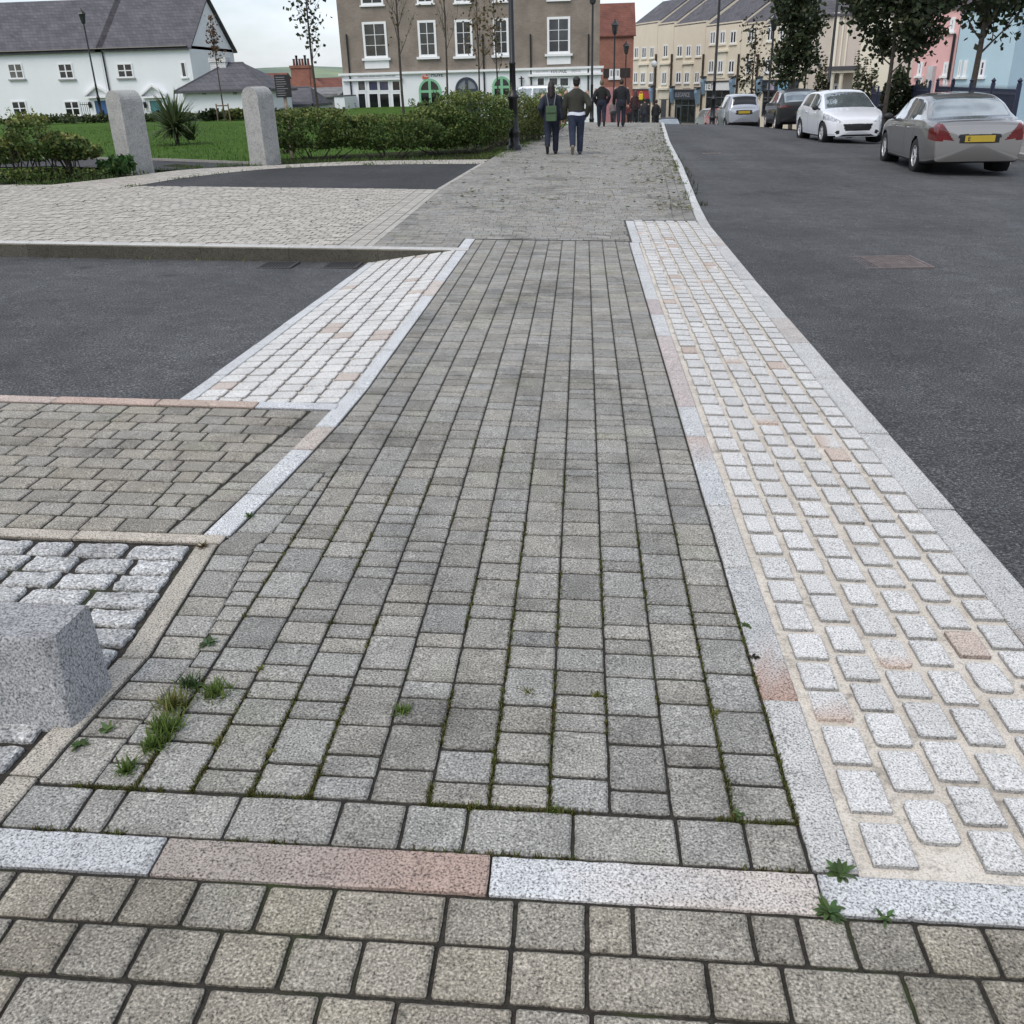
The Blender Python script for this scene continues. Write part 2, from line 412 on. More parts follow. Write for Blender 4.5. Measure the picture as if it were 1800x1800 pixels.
# ---- edge lines (world x as a function of y)
KL = [(-3, 1.31), (5, 1.31), (8, 1.33), (11.5, 1.37), (12.2, 1.40), (14, 1.53), (20.2, 1.90), (28.3, 2.34), (44.5, 3.40), (60, 4.9), (90, 8.5)]
KR = [(-3, 1.45), (8, 1.46), (11.4, 1.49), (13.5, 1.60), (20.2, 2.03), (28.3, 2.47), (44.5, 3.54), (60, 5.04), (90, 8.64)]
WL = [(9.4, -2.12), (15, -2.20), (20.2, -2.03), (23, -1.95), (26, -1.72), (32, -1.2), (38, -.75), (43, -.35), (60, 1.1), (90, 4.5)]
fKL = lambda y: interp(KL, y); fKR = lambda y: interp(KR, y); fWL = lambda y: interp(WL, y)
CE = [(1.47, -1.285), (1.75, -1.27), (2.16, -1.235), (2.87, -1.29), (2.93, -1.27), (3.4, -1.225), (4.2, -1.165), (4.7, -1.15), (10.03, -1.128)]
fCE = lambda y: interp(CE, y)

# ---- carriageway
ysr = frange(-3, 22, 10)+frange(24, 40, 16)+frange(40.5, 60, 26)+[66, 74, 90]
def fRoadR(y): return 9.7 if y < 20 else 9.7+(y-20)*.10
mb = MB(); rows = []
for y in ysr:
    a, b = fKR(y)-.02, fRoadR(y)
    rows.append([(lerp(a, b, k/8), y, Rd(lerp(a, b, k/8), y)) for k in range(9)])
mb.grid(rows); struct(mb.build('road', M_ASPH))
mb = MB(); rows = []
for y in ysr:
    a = fRoadR(y)
    rows.append([(a, y, Rd(a, y)-.1), (a, y, Rd(a, y)+.12), (a+.14, y, Rd(a, y)+.125)])
mb.grid(rows, (.42, .41, .40)); struct(mb.build('kerb', M_GRAN))
mb = MB(); rows = []
for y in ysr:
    a = fRoadR(y)+.14; z = Rd(a-.14, y)+.12
    rows.append([(a, y, z), (a+4.5, y, z+.05), (a+14, y, z+.1)])
mb.grid(rows, (.26, .25, .24)); struct(mb.build('pavement', M_PAVER))

# ---- joint beds
JD = -.008
def multi(name, polys, dz, mat, g=G):
    mb = MB()
    for p in polys: mb.poly([(x, y, g(x, y)+dz) for x, y in p])
    return struct(mb.build(name, mat))
cen = [(fCE(y)-.02, y) for y in frange(1.46, 10.05, 24)]
multi('joint_bed', [
    [(-6, -2.5), (1.46, -2.5), (1.46, 1.47), (-6, 1.47)],
    [(.6, 1.46)]+[(.6, 10.04)]+list(reversed(cen)),
    [(-7, 2.86), (-1.28, 2.86), (-1.20, 4.45), (-7, 4.45)]], JD, M_JOINT)
multi('joint_bed', [[(-7, .4), (-1.30, .4), (-1.30, 2.88), (-7, 2.88)]], -.012, M_JOINT)
mb = MB(); rows = []
for y in frange(9.36, 40, 20)+frange(42, 60, 30)+[70, 90]:
    rows.append([(fWL(y)-.02, y, G(fWL(y), y)-.005), (fKL(y)+.02, y, G(fKL(y), y)-.005)])
def m_fjoint():
    mt, nt, b = nodes_of('dark_joint_sand'); P = pos(nt)
    c = ramp(nt, noi(nt, P, 3, 4, .7), [(.35, (.05, .048, .044)), (.7, (.10, .098, .09))])
    nt.links.new(c, b.inputs['Base Color']); b.inputs['Roughness'].default_value = 1; return mt
M_FJ = m_fjoint()
mb.grid(rows); struct(mb.build('joint_bed', M_FJ))

# ---- pavers
def ring_pts(x0, x1, y0, y1, r, lod, jit):
    P = []
    cs = [(x1-r, y0+r, -90), (x1-r, y1-r, 0), (x0+r, y1-r, 90), (x0+r, y0+r, 180)]
    for ci, (cx, cy, a0) in enumerate(cs):
        n = 3 if lod == 0 else 1
        for k in range(n+1):
            a = math.radians(a0+90*k/n); P.append((cx+r*math.cos(a), cy+r*math.sin(a)))
        if lod == 0:
            nx = cs[(ci+1) % 4]; e = P[-1]
            a = math.radians(nx[2]); q = (nx[0]+r*math.cos(a), nx[1]+r*math.sin(a))
            L = math.hypot(q[0]-e[0], q[1]-e[1]); kk = max(1, int(L/.02))
            for k in range(1, kk): P.append((lerp(e[0], q[0], k/kk), lerp(e[1], q[1], k/kk)))
    if jit:
        out = []
        for x, y in P:
            v = noise.noise_vector(Vector((x*31, y*31, x0*3.1)))
            out.append((x+v.x*jit, y+v.y*jit))
        P = out
    return P
def paver(mb, x0, x1, y0, y1, col, lod=0, g=G, dz=0.0, r=.006, bev=.0045, dep=.014, jit=.0022, cols=None, skew=None, edge_tone=.88):
    tx, ty, h = rnd(-.006, .006), rnd(-.006, .006), rnd(-.0012, .0012)
    cx, cy = (x0+x1)/2, (y0+y1)/2
    f = skew or (lambda x, y: x); sk = f
    zf = (lambda x, y: g(f(x, y), y)+dz+h+(y-cy)*ty) if skew else (lambda x, y: g(x, y)+dz+h+(x-cx)*tx+(y-cy)*ty)
    if lod == 2:
        mb.poly([(f(x, y), y, zf(x, y)) for x, y in ((x0, y0), (x1, y0), (x1, y1), (x0, y1))], col); return
    P = ring_pts(x0, x1, y0, y1, min(r, (x1-x0)*.4, (y1-y0)*.4), lod, jit if lod == 0 else 0)
    sx, sy = max(.2, 1-2*bev/(x1-x0)), max(.2, 1-2*bev/(y1-y0))
    top = [(f(cx+(x-cx)*sx, y), cy+(y-cy)*sy, zf(x, y)) for x, y in P]
    mid = [(f(x, y), y, zf(x, y)-bev*.8) for x, y in P]
    bot = [(f(x, y), y, zf(x, y)-dep) for x, y in P]
    if cols:
        def cc(x, y): return tuple(lerp(a, b, sstep(cols[2], cols[3], (y-y0)/(y1-y0) if cols[4] == 'y' else (x-x0)/(x1-x0))) for a, b in zip(cols[0], cols[1]))
        n = len(P); q = [cc(x, y) for x, y in P]
        mb.poly(top, cols=list(q))
        for k in range(n):
            k2 = (k+1) % n
            mb.poly([mid[k], mid[k2], top[k2], top[k]], cols=[q[k], q[k2], q[k2], q[k]]); mb.poly([bot[k], bot[k2], mid[k2], mid[k]], cols=[q[k], q[k2], q[k2], q[k]])
    else:
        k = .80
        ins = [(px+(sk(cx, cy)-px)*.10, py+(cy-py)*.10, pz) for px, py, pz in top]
        dk = lambda q: tuple(v*q for v in col)  # sides, chamfer and rim coloured darker than the top
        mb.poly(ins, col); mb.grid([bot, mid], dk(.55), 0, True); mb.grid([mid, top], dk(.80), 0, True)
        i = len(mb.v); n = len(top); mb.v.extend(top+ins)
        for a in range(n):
            a2 = (a+1) % n; mb.f.append((i+a, i+a2, i+n+a2, i+n+a)); mb.c.append([dk(edge_tone), dk(edge_tone), col, col]); mb.m.append(0)
GREY = (.318, .309, .287)
def grey(a=.75, b=1.18, warm=0.0):
    m_ = (a+b)/2; v = lerp(m_, rnd(a, b), .62)*(1 if R_.random() > .10 else .84)
    wv = rnd(-.01, .03)+warm
    return (GREY[0]*v*(1+wv), GREY[1]*v, GREY[2]*v*(1-wv*1.6))
mb = MB()
def lodof(y): return 0 if y < 3.6 else 1
LENS = [.079, .115, .172]
def run(y0, y1, pick=LENS, first=None):
    out = []; y = y0
    while y < y1-.001:
        L = R_.choice(pick)*rnd(.97, 1.03)
        if y+L > y1-.05: L = y1-y
        out.append((y, y+L)); y += L
    return out
GP = .0038
def column(xa, xb, y0, y1, g2=GP, skewf=None, pick=LENS):
    for a, b in run(y0, y1, pick):
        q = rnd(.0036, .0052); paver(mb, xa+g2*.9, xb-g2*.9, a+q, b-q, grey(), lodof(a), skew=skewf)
cl_ = [.487-.1387*k for k in range(12)]            # column lines from the right
for k in range(11): column(cl_[k+1], cl_[k], 1.62, 10.0)
XL = cl_[11]
# left margin column(s): follow the slanting edge
for a, b in run(4.2, 10.0):
    ym = (a+b)/2; w0 = XL-fCE(ym)-.008
    paver(mb, 0, w0, a+.005, b-.005, grey(), 1, skew=lambda x, y: fCE(y)+.004+x*(XL-fCE(y)-.008)/w0)
for a, b in run(1.62, 4.2):
    wt = XL-fCE((a+b)/2)-.008; wc = .128 if wt-.128 > .036 else wt
    paver(mb, 0, wc, a+.004, b-.004, grey(), lodof(a), skew=lambda x, y: fCE(y)+.004+x)
y = 1.62
while y < 3.95:
    L = rnd(.06, .095); w0 = XL-fCE(y+L/2)-.140
    if w0 > .028: paver(mb, 0, w0, y+.004, y+L-.004, grey(), lodof(y), r=.005, bev=.003, jit=.002, skew=lambda x, y: XL-.004-w0+x)
    y += L
# soldier course
sx = [-1.285, -1.13, -1.05, -.78, -.54, -.39, -.25, -.013, .217, .366, .487]
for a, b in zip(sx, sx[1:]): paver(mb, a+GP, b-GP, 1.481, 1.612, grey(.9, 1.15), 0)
# the rows nearest the camera
rowA = [-3, -2.86, -2.6, -2.47, -2.2, -2.06, -1.9, -1.66, -1.5, -1.36, -1.17, -1.045, -.913, -.78, -.635, -.497, -.264, -.125, .017, .108, .338, .432, .529, .66, .79, .93, 1.13, 1.27, 1.45]
rowB = [-2.9, -2.7, -2.5, -2.3, -2.1, -1.9, -1.7, -1.52, -1.38, -1.24, -1.11, -.974, -.836, -.69, -.55, -.41, -.27, -.127, .017, .24, .38, .6, .74, .83, .97, 1.17, 1.31, 1.45]
GB = .0046
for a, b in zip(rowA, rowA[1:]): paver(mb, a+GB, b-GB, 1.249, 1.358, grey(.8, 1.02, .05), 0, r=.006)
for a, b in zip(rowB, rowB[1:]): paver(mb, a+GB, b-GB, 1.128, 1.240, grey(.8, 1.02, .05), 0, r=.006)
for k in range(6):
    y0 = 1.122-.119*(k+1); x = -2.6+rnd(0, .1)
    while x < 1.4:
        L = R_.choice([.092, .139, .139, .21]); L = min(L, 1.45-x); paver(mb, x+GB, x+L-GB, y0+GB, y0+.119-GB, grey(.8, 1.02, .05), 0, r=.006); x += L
# left grey panel, rows along x
yy = frange(2.935, 4.345, 12)
for a, b in zip(yy, yy[1:]):
    x = -1.49+rnd(-.01, .01)-0*a; edge = lerp(-1.515, -1.36, (a-2.93)/1.42)
    x = edge
    while x > -6:
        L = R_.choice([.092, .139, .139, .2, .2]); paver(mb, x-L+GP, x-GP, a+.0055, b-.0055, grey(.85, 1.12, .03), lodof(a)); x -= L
for a, b in run(2.935, 4.345):
    paver(mb, 0, .122, a+.005, b-.005, grey(.85, 1.12, .02), lodof(a), skew=lambda x, y: lerp(-1.510, -1.352, (y-2.93)/1.42)+x*(1 if y < 3.9 else .95))
struct(mb.build('pavement', M_PAVER))

# ---- granite kerb bands, one stone after another
W_ = (.565, .565, .57); PK = (.46, .355, .30); PK2 = (.40, .30, .26); CRM = (.50, .45, .385)
def wv(c, s=.07): v = rnd(1-s, 1+s); return tuple(q*v for q in c)
mb = MB()
gk = .0022
# the cross band in the foreground
for a, b, c, e in [(-3.4, -2.6, W_, None), (-2.6, -1.75, W_, None), (-1.75, -.895, (.47, .475, .48), None), (-.895, -.185, (.36, .30, .26), ((.33, .29, .26), (.37, .275, .235), .3, .9, 'x')), (-.185, .495, W_, ((.56, .57, .58), (.52, .47, .43), .1, .75, 'x')), (.495, 1.45, (.53, .535, .54), None)]:
    paver(mb, a+gk, b-gk, 1.368, 1.472, wv(c, .03), 0, r=.004, bev=.004, dz=.002, cols=e)
# band between walkway and right setts
y = 1.478
spec = [.60, .74, .52, .78, .44, .66, .80, .62, .5, .7, .45, .9, .75, .6, .5, .7, .6]
k = 0
while y < 11.6:
    L = min(spec[k % 17], 11.62-y); e = None; c = wv((.52, .512, .495) if y < 3 else (.55, .55, .55))
    if k == 1: e = ((.40, .285, .235), (.47, .47, .465), .08, .3, 'y')
    elif k in (3,): e = ((.52, .525, .53), (.48, .40, .36), .5, 1, 'y')
    elif k in (5, 6): c = wv((.50, .44, .42))
    elif k in (8,): c = wv((.50, .44, .43))
    xa = .492 if y < 9.9 else .52
    paver(mb, xa, xa+.096, y+gk, y+L-gk, c, 0 if y < 4 else 1, r=.004, bev=.004, dz=.002, cols=e, skew=None); y += L; k += 1
# outer kerb along the road, flush at the crossing
y = -2.4; k = 0
while y < 11.9:
    L = rnd(.55, .95); c = wv((.53, .525, .515)) if k % 5 else wv((.50, .465, .44))
    paver(mb, 0, .14, y+gk, y+L-gk, c, 1, r=.004, bev=.005, dep=.1, dz=.002, skew=lambda x, y: lerp(fKL(y), fKR(y), clamp(x/.14, 0, 1))); y += L; k += 1
while y < 62:                                         # raised kerb beyond the crossing
    L = .9
    paver(mb, 0, .14, y+.003, y+L-.003, wv((.60, .60, .59)), 1, r=.004, bev=.01, dep=.16, dz=.006, skew=lambda x, y: lerp(fKL(y), fKR(y), clamp(x/.14, 0, 1))); y += L
# left white band: bends with the walkway edge
LB = [(2.925, -1.372), (4.4, -1.25), (4.9, -1.235), (10.05, -1.238)]
y = 2.925; k = 0
spec = [.38, .50, .30, .62, .80, .7, .9, .6, .8]
while y < 10.0:
    L = min(spec[k % 9], 10.03-y); c = wv((.60, .605, .61), .04)
    if k == 2: c = wv((.53, .47, .42))
    if k == 7: c = wv((.55, .49, .45))
    paver(mb, 0, .1, y+gk, y+L-gk, c, 1, r=.004, bev=.004, dz=.002, skew=lambda x, y: lerp(interp(LB, y), fCE(y)-.004, clamp(x/.1, 0, 1))); y += L; k += 1
# thin pink cross kerb at the side road
x = -1.235
for L, c in [(.42, (.58, .585, .60)), (.52, (.50, .40, .34)), (.55, (.50, .385, .33)), (.7, (.52, .43, .38)), (.8, CRM), (.8, PK), (.9, W_), (.9, PK), (.9, W_)]:
    paver(mb, x-L+gk, x-gk, 4.362, 4.455, wv(c, .04), 1, r=.006, bev=.004, dep=.12, dz=.003); x -= L
# thin cream edging round the cobbles
x = -1.285
for L in (.55, .8, .9, .9, .9, .9):
    paver(mb, x-L+gk, x-gk, 2.862, 2.928, wv(CRM, .04), 0, r=.004, bev=.004, dz=.003); x -= L
y = 2.858
for L in (.72, .5, .6, .7, .7, .8):
    paver(mb, -.078, -.004, y-L+gk, y-gk, wv((.44, .405, .35), .05), 0 if y < 3 else 1, r=.004, bev=.004, dz=.003, skew=lambda x, y: fCE(max(y, 1.5))+x); y -= L
    if y < 0: break
# light edge between forecourt and walkway
y = 9.42
while y < 20.3:
    L = .5
    paver(mb, 0, .07, y+.003, y+L-.003, wv((.46, .44, .40)), 2, dz=.003, skew=lambda x, y: fWL(y)-.06+x); y += L
struct(mb.build('kerb', M_GRAN))

# ---- right sett strip
mb = MB()
mb.poly([(x, y, G(x, y)-.004) for x, y in ((.586, 1.474), (1.312, 1.474), (1.34, 8), (1.372, 11.62), (.60, 11.62), (.586, 8))])
struct(mb.build('mortar_bed', M_MORTAR))
mb = MB()
def sett_col():
    q = R_.random()
    if q < .022: return wv((.52, .43, .375), .06)
    return wv((.60, .590, .575), .07)
ncol = 6
for k in range(ncol):
    y = 1.495+(.0 if k % 2 == 0 else -.07)+rnd(-.01, .01)
    while y < 11.55:
        L = rnd(.112, .150); xl = lerp(.612, .612, 0); pitch = (lerp(1.312, 1.365, clamp((y-5)/6.5, 0, 1))-.600)/ncol
        xa = .605+k*pitch+.014+rnd(-.004, .004); xb = xa+pitch-.028+rnd(-.005, .005)
        ya = max(y, 1.50); e = None
        if R_.random() < .035: e = (wv((.52, .43, .375)), wv((.60, .590, .575)), .1, .5, R_.choice('xy'))
        if y+L-ya > .05:
            paver(mb, xa, xb, ya, min(y+L, 11.6), sett_col(), 0 if y < 4.5 else 1, r=rnd(.002, .006) if R_.random() < .9 else rnd(.010, .022), bev=.0025, dep=.02, dz=.009, jit=.0026, cols=e)
        y += L+rnd(.018, .036)
struct(mb.build('pavement', M_SETT))

# ---- left sett ramp down to the side road
def drop(y): return .03+.10*clamp((y-4.46)/4.75, 0, 1)
def gS(x, y):
    t = clamp((-1.245-x)/.86, 0, 1); return G(x, y)-t*drop(y)
def gSide(x, y): return G(x, y)-drop(y)
AX = -2.13
mb = MB()
mb.grid([[(lerp(AX-.02, -1.235, k/6), y, gS(lerp(AX-.02, -1.235, k/6), y)-.006) for k in range(7)] for y in frange(4.45, 9.32, 10)])
struct(mb.build('mortar_bed', M_MORTAR))
mb = MB()
y = 4.46
while y < 9.25:
    L = min(rnd(.5, .8), 9.28-y)
    paver(mb, AX, AX+.085, y+gk, y+L-gk, wv((.58, .585, .59), .04), 1, g=gS, r=.004, bev=.004, dep=.05, dz=.002); y += L
for k in range(6):
    y = 4.47-(.06 if k % 2 else 0)
    while y < 9.26:
        L = rnd(.115, .15); pitch = .80/6
        xa = -2.04+k*pitch+.005+rnd(-.003, .003); xb = xa+pitch-.012
        c = wv((.645, .632, .608), .06) if R_.random() > .06 else wv((.54, .47, .42), .05)
        ya = max(y, 4.468)
        if y+L-ya > .04: paver(mb, xa, xb, ya, min(y+L, 9.27), c, 1, g=gS, r=.015, bev=.004, dep=.02, dz=.007)
        y += L+rnd(.008, .018)
struct(mb.build('pavement', M_SETT))

# ---- side road, far kerb
mb = MB()
mb.grid([[(x, y, gSide(x, y)) for x in (-30, -20, -9, -6, AX)] for y in frange(4.44, 9.32, 5)])
struct(mb.build('side_road', M_ASPH))
mb = MB(); x = -1.12
while x > -26:
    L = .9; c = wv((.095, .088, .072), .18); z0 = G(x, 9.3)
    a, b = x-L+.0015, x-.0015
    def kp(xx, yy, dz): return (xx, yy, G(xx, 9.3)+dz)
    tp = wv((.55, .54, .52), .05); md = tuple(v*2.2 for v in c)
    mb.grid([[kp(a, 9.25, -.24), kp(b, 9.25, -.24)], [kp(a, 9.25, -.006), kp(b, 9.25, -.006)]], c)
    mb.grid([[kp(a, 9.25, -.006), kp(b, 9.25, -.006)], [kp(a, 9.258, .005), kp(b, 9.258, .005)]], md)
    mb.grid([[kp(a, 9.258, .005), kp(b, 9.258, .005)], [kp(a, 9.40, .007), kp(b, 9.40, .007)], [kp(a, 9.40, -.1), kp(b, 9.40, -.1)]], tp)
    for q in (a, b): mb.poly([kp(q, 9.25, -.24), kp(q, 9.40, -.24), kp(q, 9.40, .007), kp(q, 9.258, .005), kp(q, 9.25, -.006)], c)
    x -= L
struct(mb.build('kerb', M_GRAN))

# ---- pale forecourt paving
mb = MB(); mb.grid([[(x, y, G(x, y)-.006) for x in (-26, -9, -2.0)] for y in (9.38, 15.0)]); struct(mb.build('joint_bed', M_FJ))
mb = MB(); y = 9.41; r_ = 0
while y < 14.85:
    hgt = .118; x = fWL(y)-.07-(.3 if True else 0)
    # two edging columns along the divider
    for q in range(2): paver(mb, fWL(y)-.07-.14*(q+1)+.004, fWL(y)-.07-.14*q-.004, y+.004, y+hgt-.004, wv((.46, .435, .39), .09), 2)
    x = fWL(y)-.35; L0 = .07 if r_ % 2 else .135
    while x > -15:
        L = L0 or rnd(.12, .15); L0 = None
        paver(mb, x-L+.005, x-.005, y+.0045, y+hgt-.0045, wv((.475, .445, .395), .10), 2, dz=rnd(-.001, .002)); x -= L
    y += hgt; r_ += 1
struct(mb.build('pavement', M_BEIGE))

# ---- half moon of asphalt and its arc of setts
inner = [(-7.10, 14.70), (-7.03, 15.1), (-6.79, 16.42), (-6.05, 18.14), (-4.78, 19.23), (-3.5, 19.72), (-2.1, 19.98)]
outer = [(-8.55, 14.75), (-8.38, 15.15), (-7.99, 16.18), (-7.41, 17.97), (-6.29, 19.0), (-4.9, 20.25), (-3.6, 20.8), (-1.98, 21.2)]
def arc_s(pts, t):
    n = len(pts)-1; f = clamp(t, 0, 1)*n; i = min(int(f), n-1); u = f-i
    P = [pts[max(i-1, 0)], pts[i], pts[i+1], pts[min(i+2, n)]]
    return tuple(.5*(2*P[1][k]+(P[2][k]-P[0][k])*u+(2*P[0][k]-5*P[1][k]+4*P[2][k]-P[3][k])*u*u+(-P[0][k]+3*P[1][k]-3*P[2][k]+P[3][k])*u**3) for k in (0, 1))
mb = MB()
for k in range(30):
    a, b = arc_s(inner, k/30), arc_s(inner, (k+1)/30)
    mb.poly([(x, y, G(x, y)-.002) for x, y in ((a[0], a[1]), (a[0], 14.87), (b[0], 14.87), (b[0], b[1])) ] if a[1] > 14.87 else [(a[0], 14.8, G(a[0], 14.8)-.01), (b[0], 14.8, G(b[0], 14.8)-.01), (b[0], 14.9, G(b[0], 14.9)-.01)])
struct(mb.build('forecourt', M_ASPH2))
mb = MB()
for k in range(16): mb.poly([(x, y, G(x, y)-.012) for x, y in (arc_s(inner, k/16), arc_s(inner, (k+1)/16), arc_s(outer, (k+1)/16), arc_s(outer, k/16))])
struct(mb.build('joint_bed', M_FJ))
mb = MB()
for r_ in range(8):
    for k in range(84):
        t0, t1 = (k+(.5 if r_ % 2 else 0)+.04)/84.5, (k+1+(.5 if r_ % 2 else 0)-.04)/84.5
        f0, f1 = (r_+.05)/8, (r_+.95)/8
        q = []
        for t, f in ((t0, f0), (t1, f0), (t1, f1), (t0, f1)):
            a, b = arc_s(inner, t), arc_s(outer, t); x, y = lerp(a[0], b[0], f), lerp(a[1], b[1], f); q.append((x, y, G(x, y)+.001))
        mb.poly(q, wv((.50, .465, .415), .1))
struct(mb.build('pavement', M_BEIGE))

# ---- far walkway pavers
mb = MB(); y = 10.035; r_ = 0
while y < 62:
    hgt = .118 if y < 30 else .236
    a, b = fWL(y)+.0, fKL(y)
    x = a+rnd(0, .1)
    # two lengthwise courses at the kerb
    e = b-.27 if y > 11.6 else (.50 if y < 11.6 else b)
    if y > 11.65:
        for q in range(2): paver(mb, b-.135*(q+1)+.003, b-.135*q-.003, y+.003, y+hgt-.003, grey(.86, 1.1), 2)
    else: e = .50
    x = a
    while x < e-.03:
        L = R_.choice([.092, .139, .139, .2])*(1 if y < 30 else 1.6); L = min(L, e-x)
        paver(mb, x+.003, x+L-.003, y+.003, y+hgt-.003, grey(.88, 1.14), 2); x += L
    y += hgt; r_ += 1
y = 9.42
while y < 10.03:                                      # the bit left of the white band
    x = fWL(y)
    while x < -1.26:
        L = min(R_.choice([.139, .2]), -1.25-x); paver(mb, x+.003, x+L-.003, y+.003, y+.115, grey(.86, 1.1), 2); x += L
    y += .118
struct(mb.build('pavement', M_PAVER))

# ---- rough cobbles at the left
mb = MB(); y = 2.845
while y > .8:
    x = fCE(max(y-.05, 1.5))-.084-rnd(0, .014)
    while x > -4.2:
        L = rnd(.15, .23)
        if x-L < -4.3: break
        v = rnd(.46, .60)
        # rough-hewn: a domed top of several facets
        P = ring_pts(x-L+.010, x-.010, y-.100, y-.012, .005, 0, .0075)
        cx, cy = x-L/2, y-.056; z0 = G(cx, cy)
        rings = []
        for s, dz in ((1, -.02), (1, -.006), (.96, -.001), (.84, .001), (.5, .001), (.25, .002)):
            rings.append([(cx+(px-cx)*s, cy+(py-cy)*s, z0+dz+.006*noise.noise(Vector((px*45*s, py*45*s, cx*9)))*(1 if s < 1 else .4)) for px, py in P])
        mb.grid(rings, (v, v, v*.99), 0, True); mb.poly(rings[-1], (v, v, v*.99))
        x -= L
    y -= .109
o = struct(mb.build('pavement', M_COB))

# ---- beds, path and lawn behind the arc
flat('planting_bed', [(-30, 12), (-9.2, 12), (-8.3, 15), (-7.9, 16.2), (-7.35, 18), (-6.9, 18.5), (-8.2, 19.5), (-11, 20.3), (-30, 22)], -.025, M_SOIL)
flat('path', [(-30, 20.0), (-10.6, 19.2), (-8.2, 18.0), (-7.4, 17.9), (-6.35, 18.95), (-6.2, 19.2), (-6.6, 19.5), (-8.9, 20.2), (-11.2, 21.3), (-30, 25)], -.014, M_ASPH2)
mb = MB()
for a, b in [((-30, 25), (-11.2, 21.3)), ((-11.2, 21.3), (-8.9, 20.2)), ((-8.9, 20.2), (-6.6, 19.5))]:
    d = Vector((b[0]-a[0], b[1]-a[1], 0)).normalized(); n_ = Vector((-d.y, d.x, 0))*.05
    q = [Vector((*a, G(*a)+.03)), Vector((*b, G(*b)+.03))]
    mb.grid([[q[0], q[0]+n_, q[0]+n_-Vector((0, 0, .1))], [q[1], q[1]+n_, q[1]+n_-Vector((0, 0, .1))]], (.3, .29, .27))
    mb.grid([[q[0]-Vector((0, 0, .1)), q[0]], [q[1]-Vector((0, 0, .1)), q[1]]], (.3, .29, .27))
struct(mb.build('path_edging', M_GRAN))
mb = MB(); rows = []
for y in [19.0, 20, 21, 22, 24, 27, 31, 36, 42, 48, 54, 60, 70, 90]:
    xr = fWL(y)+.0
    xl = -60
    row = []
    for k in range(15):
        x = lerp(xl, xr, k/14)
        row.append((x, y, G(x, y)-.03+.05*noise.noise(Vector((x*.2, y*.2, 0)))*sstep(24, 30, y)))
    rows.append(row)
mb.grid(rows)
# keep the lawn sheet below path and bed in front
struct(mb.build('lawn', M_LAWN, smooth=True)).location.z = -.004
flat('planting_bed', [(-6.5, 19.05), (-6.25, 19.05), (-4.85, 20.3), (-3.5, 20.85), (-1.93, 21.25), (-1.8, 23.0), (-1.55, 26.3), (-1.1, 32.2), (-.6, 38), (-1.8, 38), (-2.9, 27), (-3.6, 24.3), (-5.5, 22.4), (-6.9, 20.2)], -.008, M_SOIL)
# ================================================================== STREET FURNITURE AND PLANTS
# drain gratings in the side road
def grating(x0, x1, y0, y1, g, dz, label):
    cx, cy = (x0+x1)/2, (y0+y1)/2; z = g(cx, cy)+dz
    root = empty('drain_grating', (cx, cy, z), 0, label, 'drain', 'drain gratings')
    M_IRON = pm('cast_iron', (.06, .058, .056), rough=.7, metal=.2)
    hx, hy = (x1-x0)/2, (y1-y0)/2
    mb = MB()
    for a in ((-hx, hx, -hy, -hy+.02), (-hx, hx, hy-.02, hy), (-hx, -hx+.02, -hy+.02, hy-.02), (hx-.02, hx, -hy+.02, hy-.02)): mb.box(*a, -.03, .010)
    mb.build('frame', M_IRON, root)
    mb = MB(); n = 9
    for k in range(n): 
        x = -hx+.02+(2*hx-.04)*(k+.5)/n; mb.box(x-.0055, x+.0055, -hy+.021, hy-.021, -.025, .0085)
    mb.build('bars', M_IRON, root)
    mb = MB(); mb.box(-hx+.02, hx-.02, -hy+.02, hy-.02, -.002, .0062); mb.build('sump', pm('drain_dark', (.004, .004, .004), rough=1), root)
    return root
grating(-3.12, -2.78, 8.80, 9.14, gSide, .004, 'cast iron drain grating at the kerb, the one further from the pale setts')
grating(-2.50, -2.16, 8.86, 9.20, gSide, .004, 'cast iron drain grating at the kerb touching the pale sett ramp')
# manhole covers
M_RUST = pm('rusty_iron', (.165, .135, .13), rough=.75, metal=.3, var=.3, scale=9)
def manhole(c, hx, hy, rz, label, name='manhole_cover', cat='manhole cover', rows=9):
    root = empty(name, c, rz, label, cat, 'covers in the carriageway')
    mb = MB()
    for a in ((-hx, hx, -hy, -hy+.03), (-hx, hx, hy-.03, hy), (-hx, -hx+.03, -hy+.03, hy-.03), (hx-.03, hx, -hy+.03, hy-.03)): mb.box(*a, -.02, .008)
    mb.build('frame', M_RUST, root)
    mb = MB(); mb.box(-hx+.034, hx-.034, -hy+.034, hy-.034, -.02, .004)
    n = int((hx-.03)*2/.035)
    for i in range(n):
        for j in range(int((hy-.03)*2/.035)):
            x, y = -hx+.05+i*.035, -hy+.05+j*.035
            if (i+j) % 2: mb.box(x-.012, x+.012, y-.006, y+.006, .004, .0075)
            else: mb.box(x-.006, x+.006, y-.012, y+.012, .004, .0075)
    mb.build('lid', M_RUST, root); return root
p = at(1554, 461, 0, Rd); manhole(p, .36, .33, math.radians(2), 'large rusty rectangular manhole cover in the near carriageway')
p = at(1252, 270, 0, Rd); manhole(p, .22, .22, math.radians(3), 'small dark cover far up the carriageway near the kerb', 'access_cover')
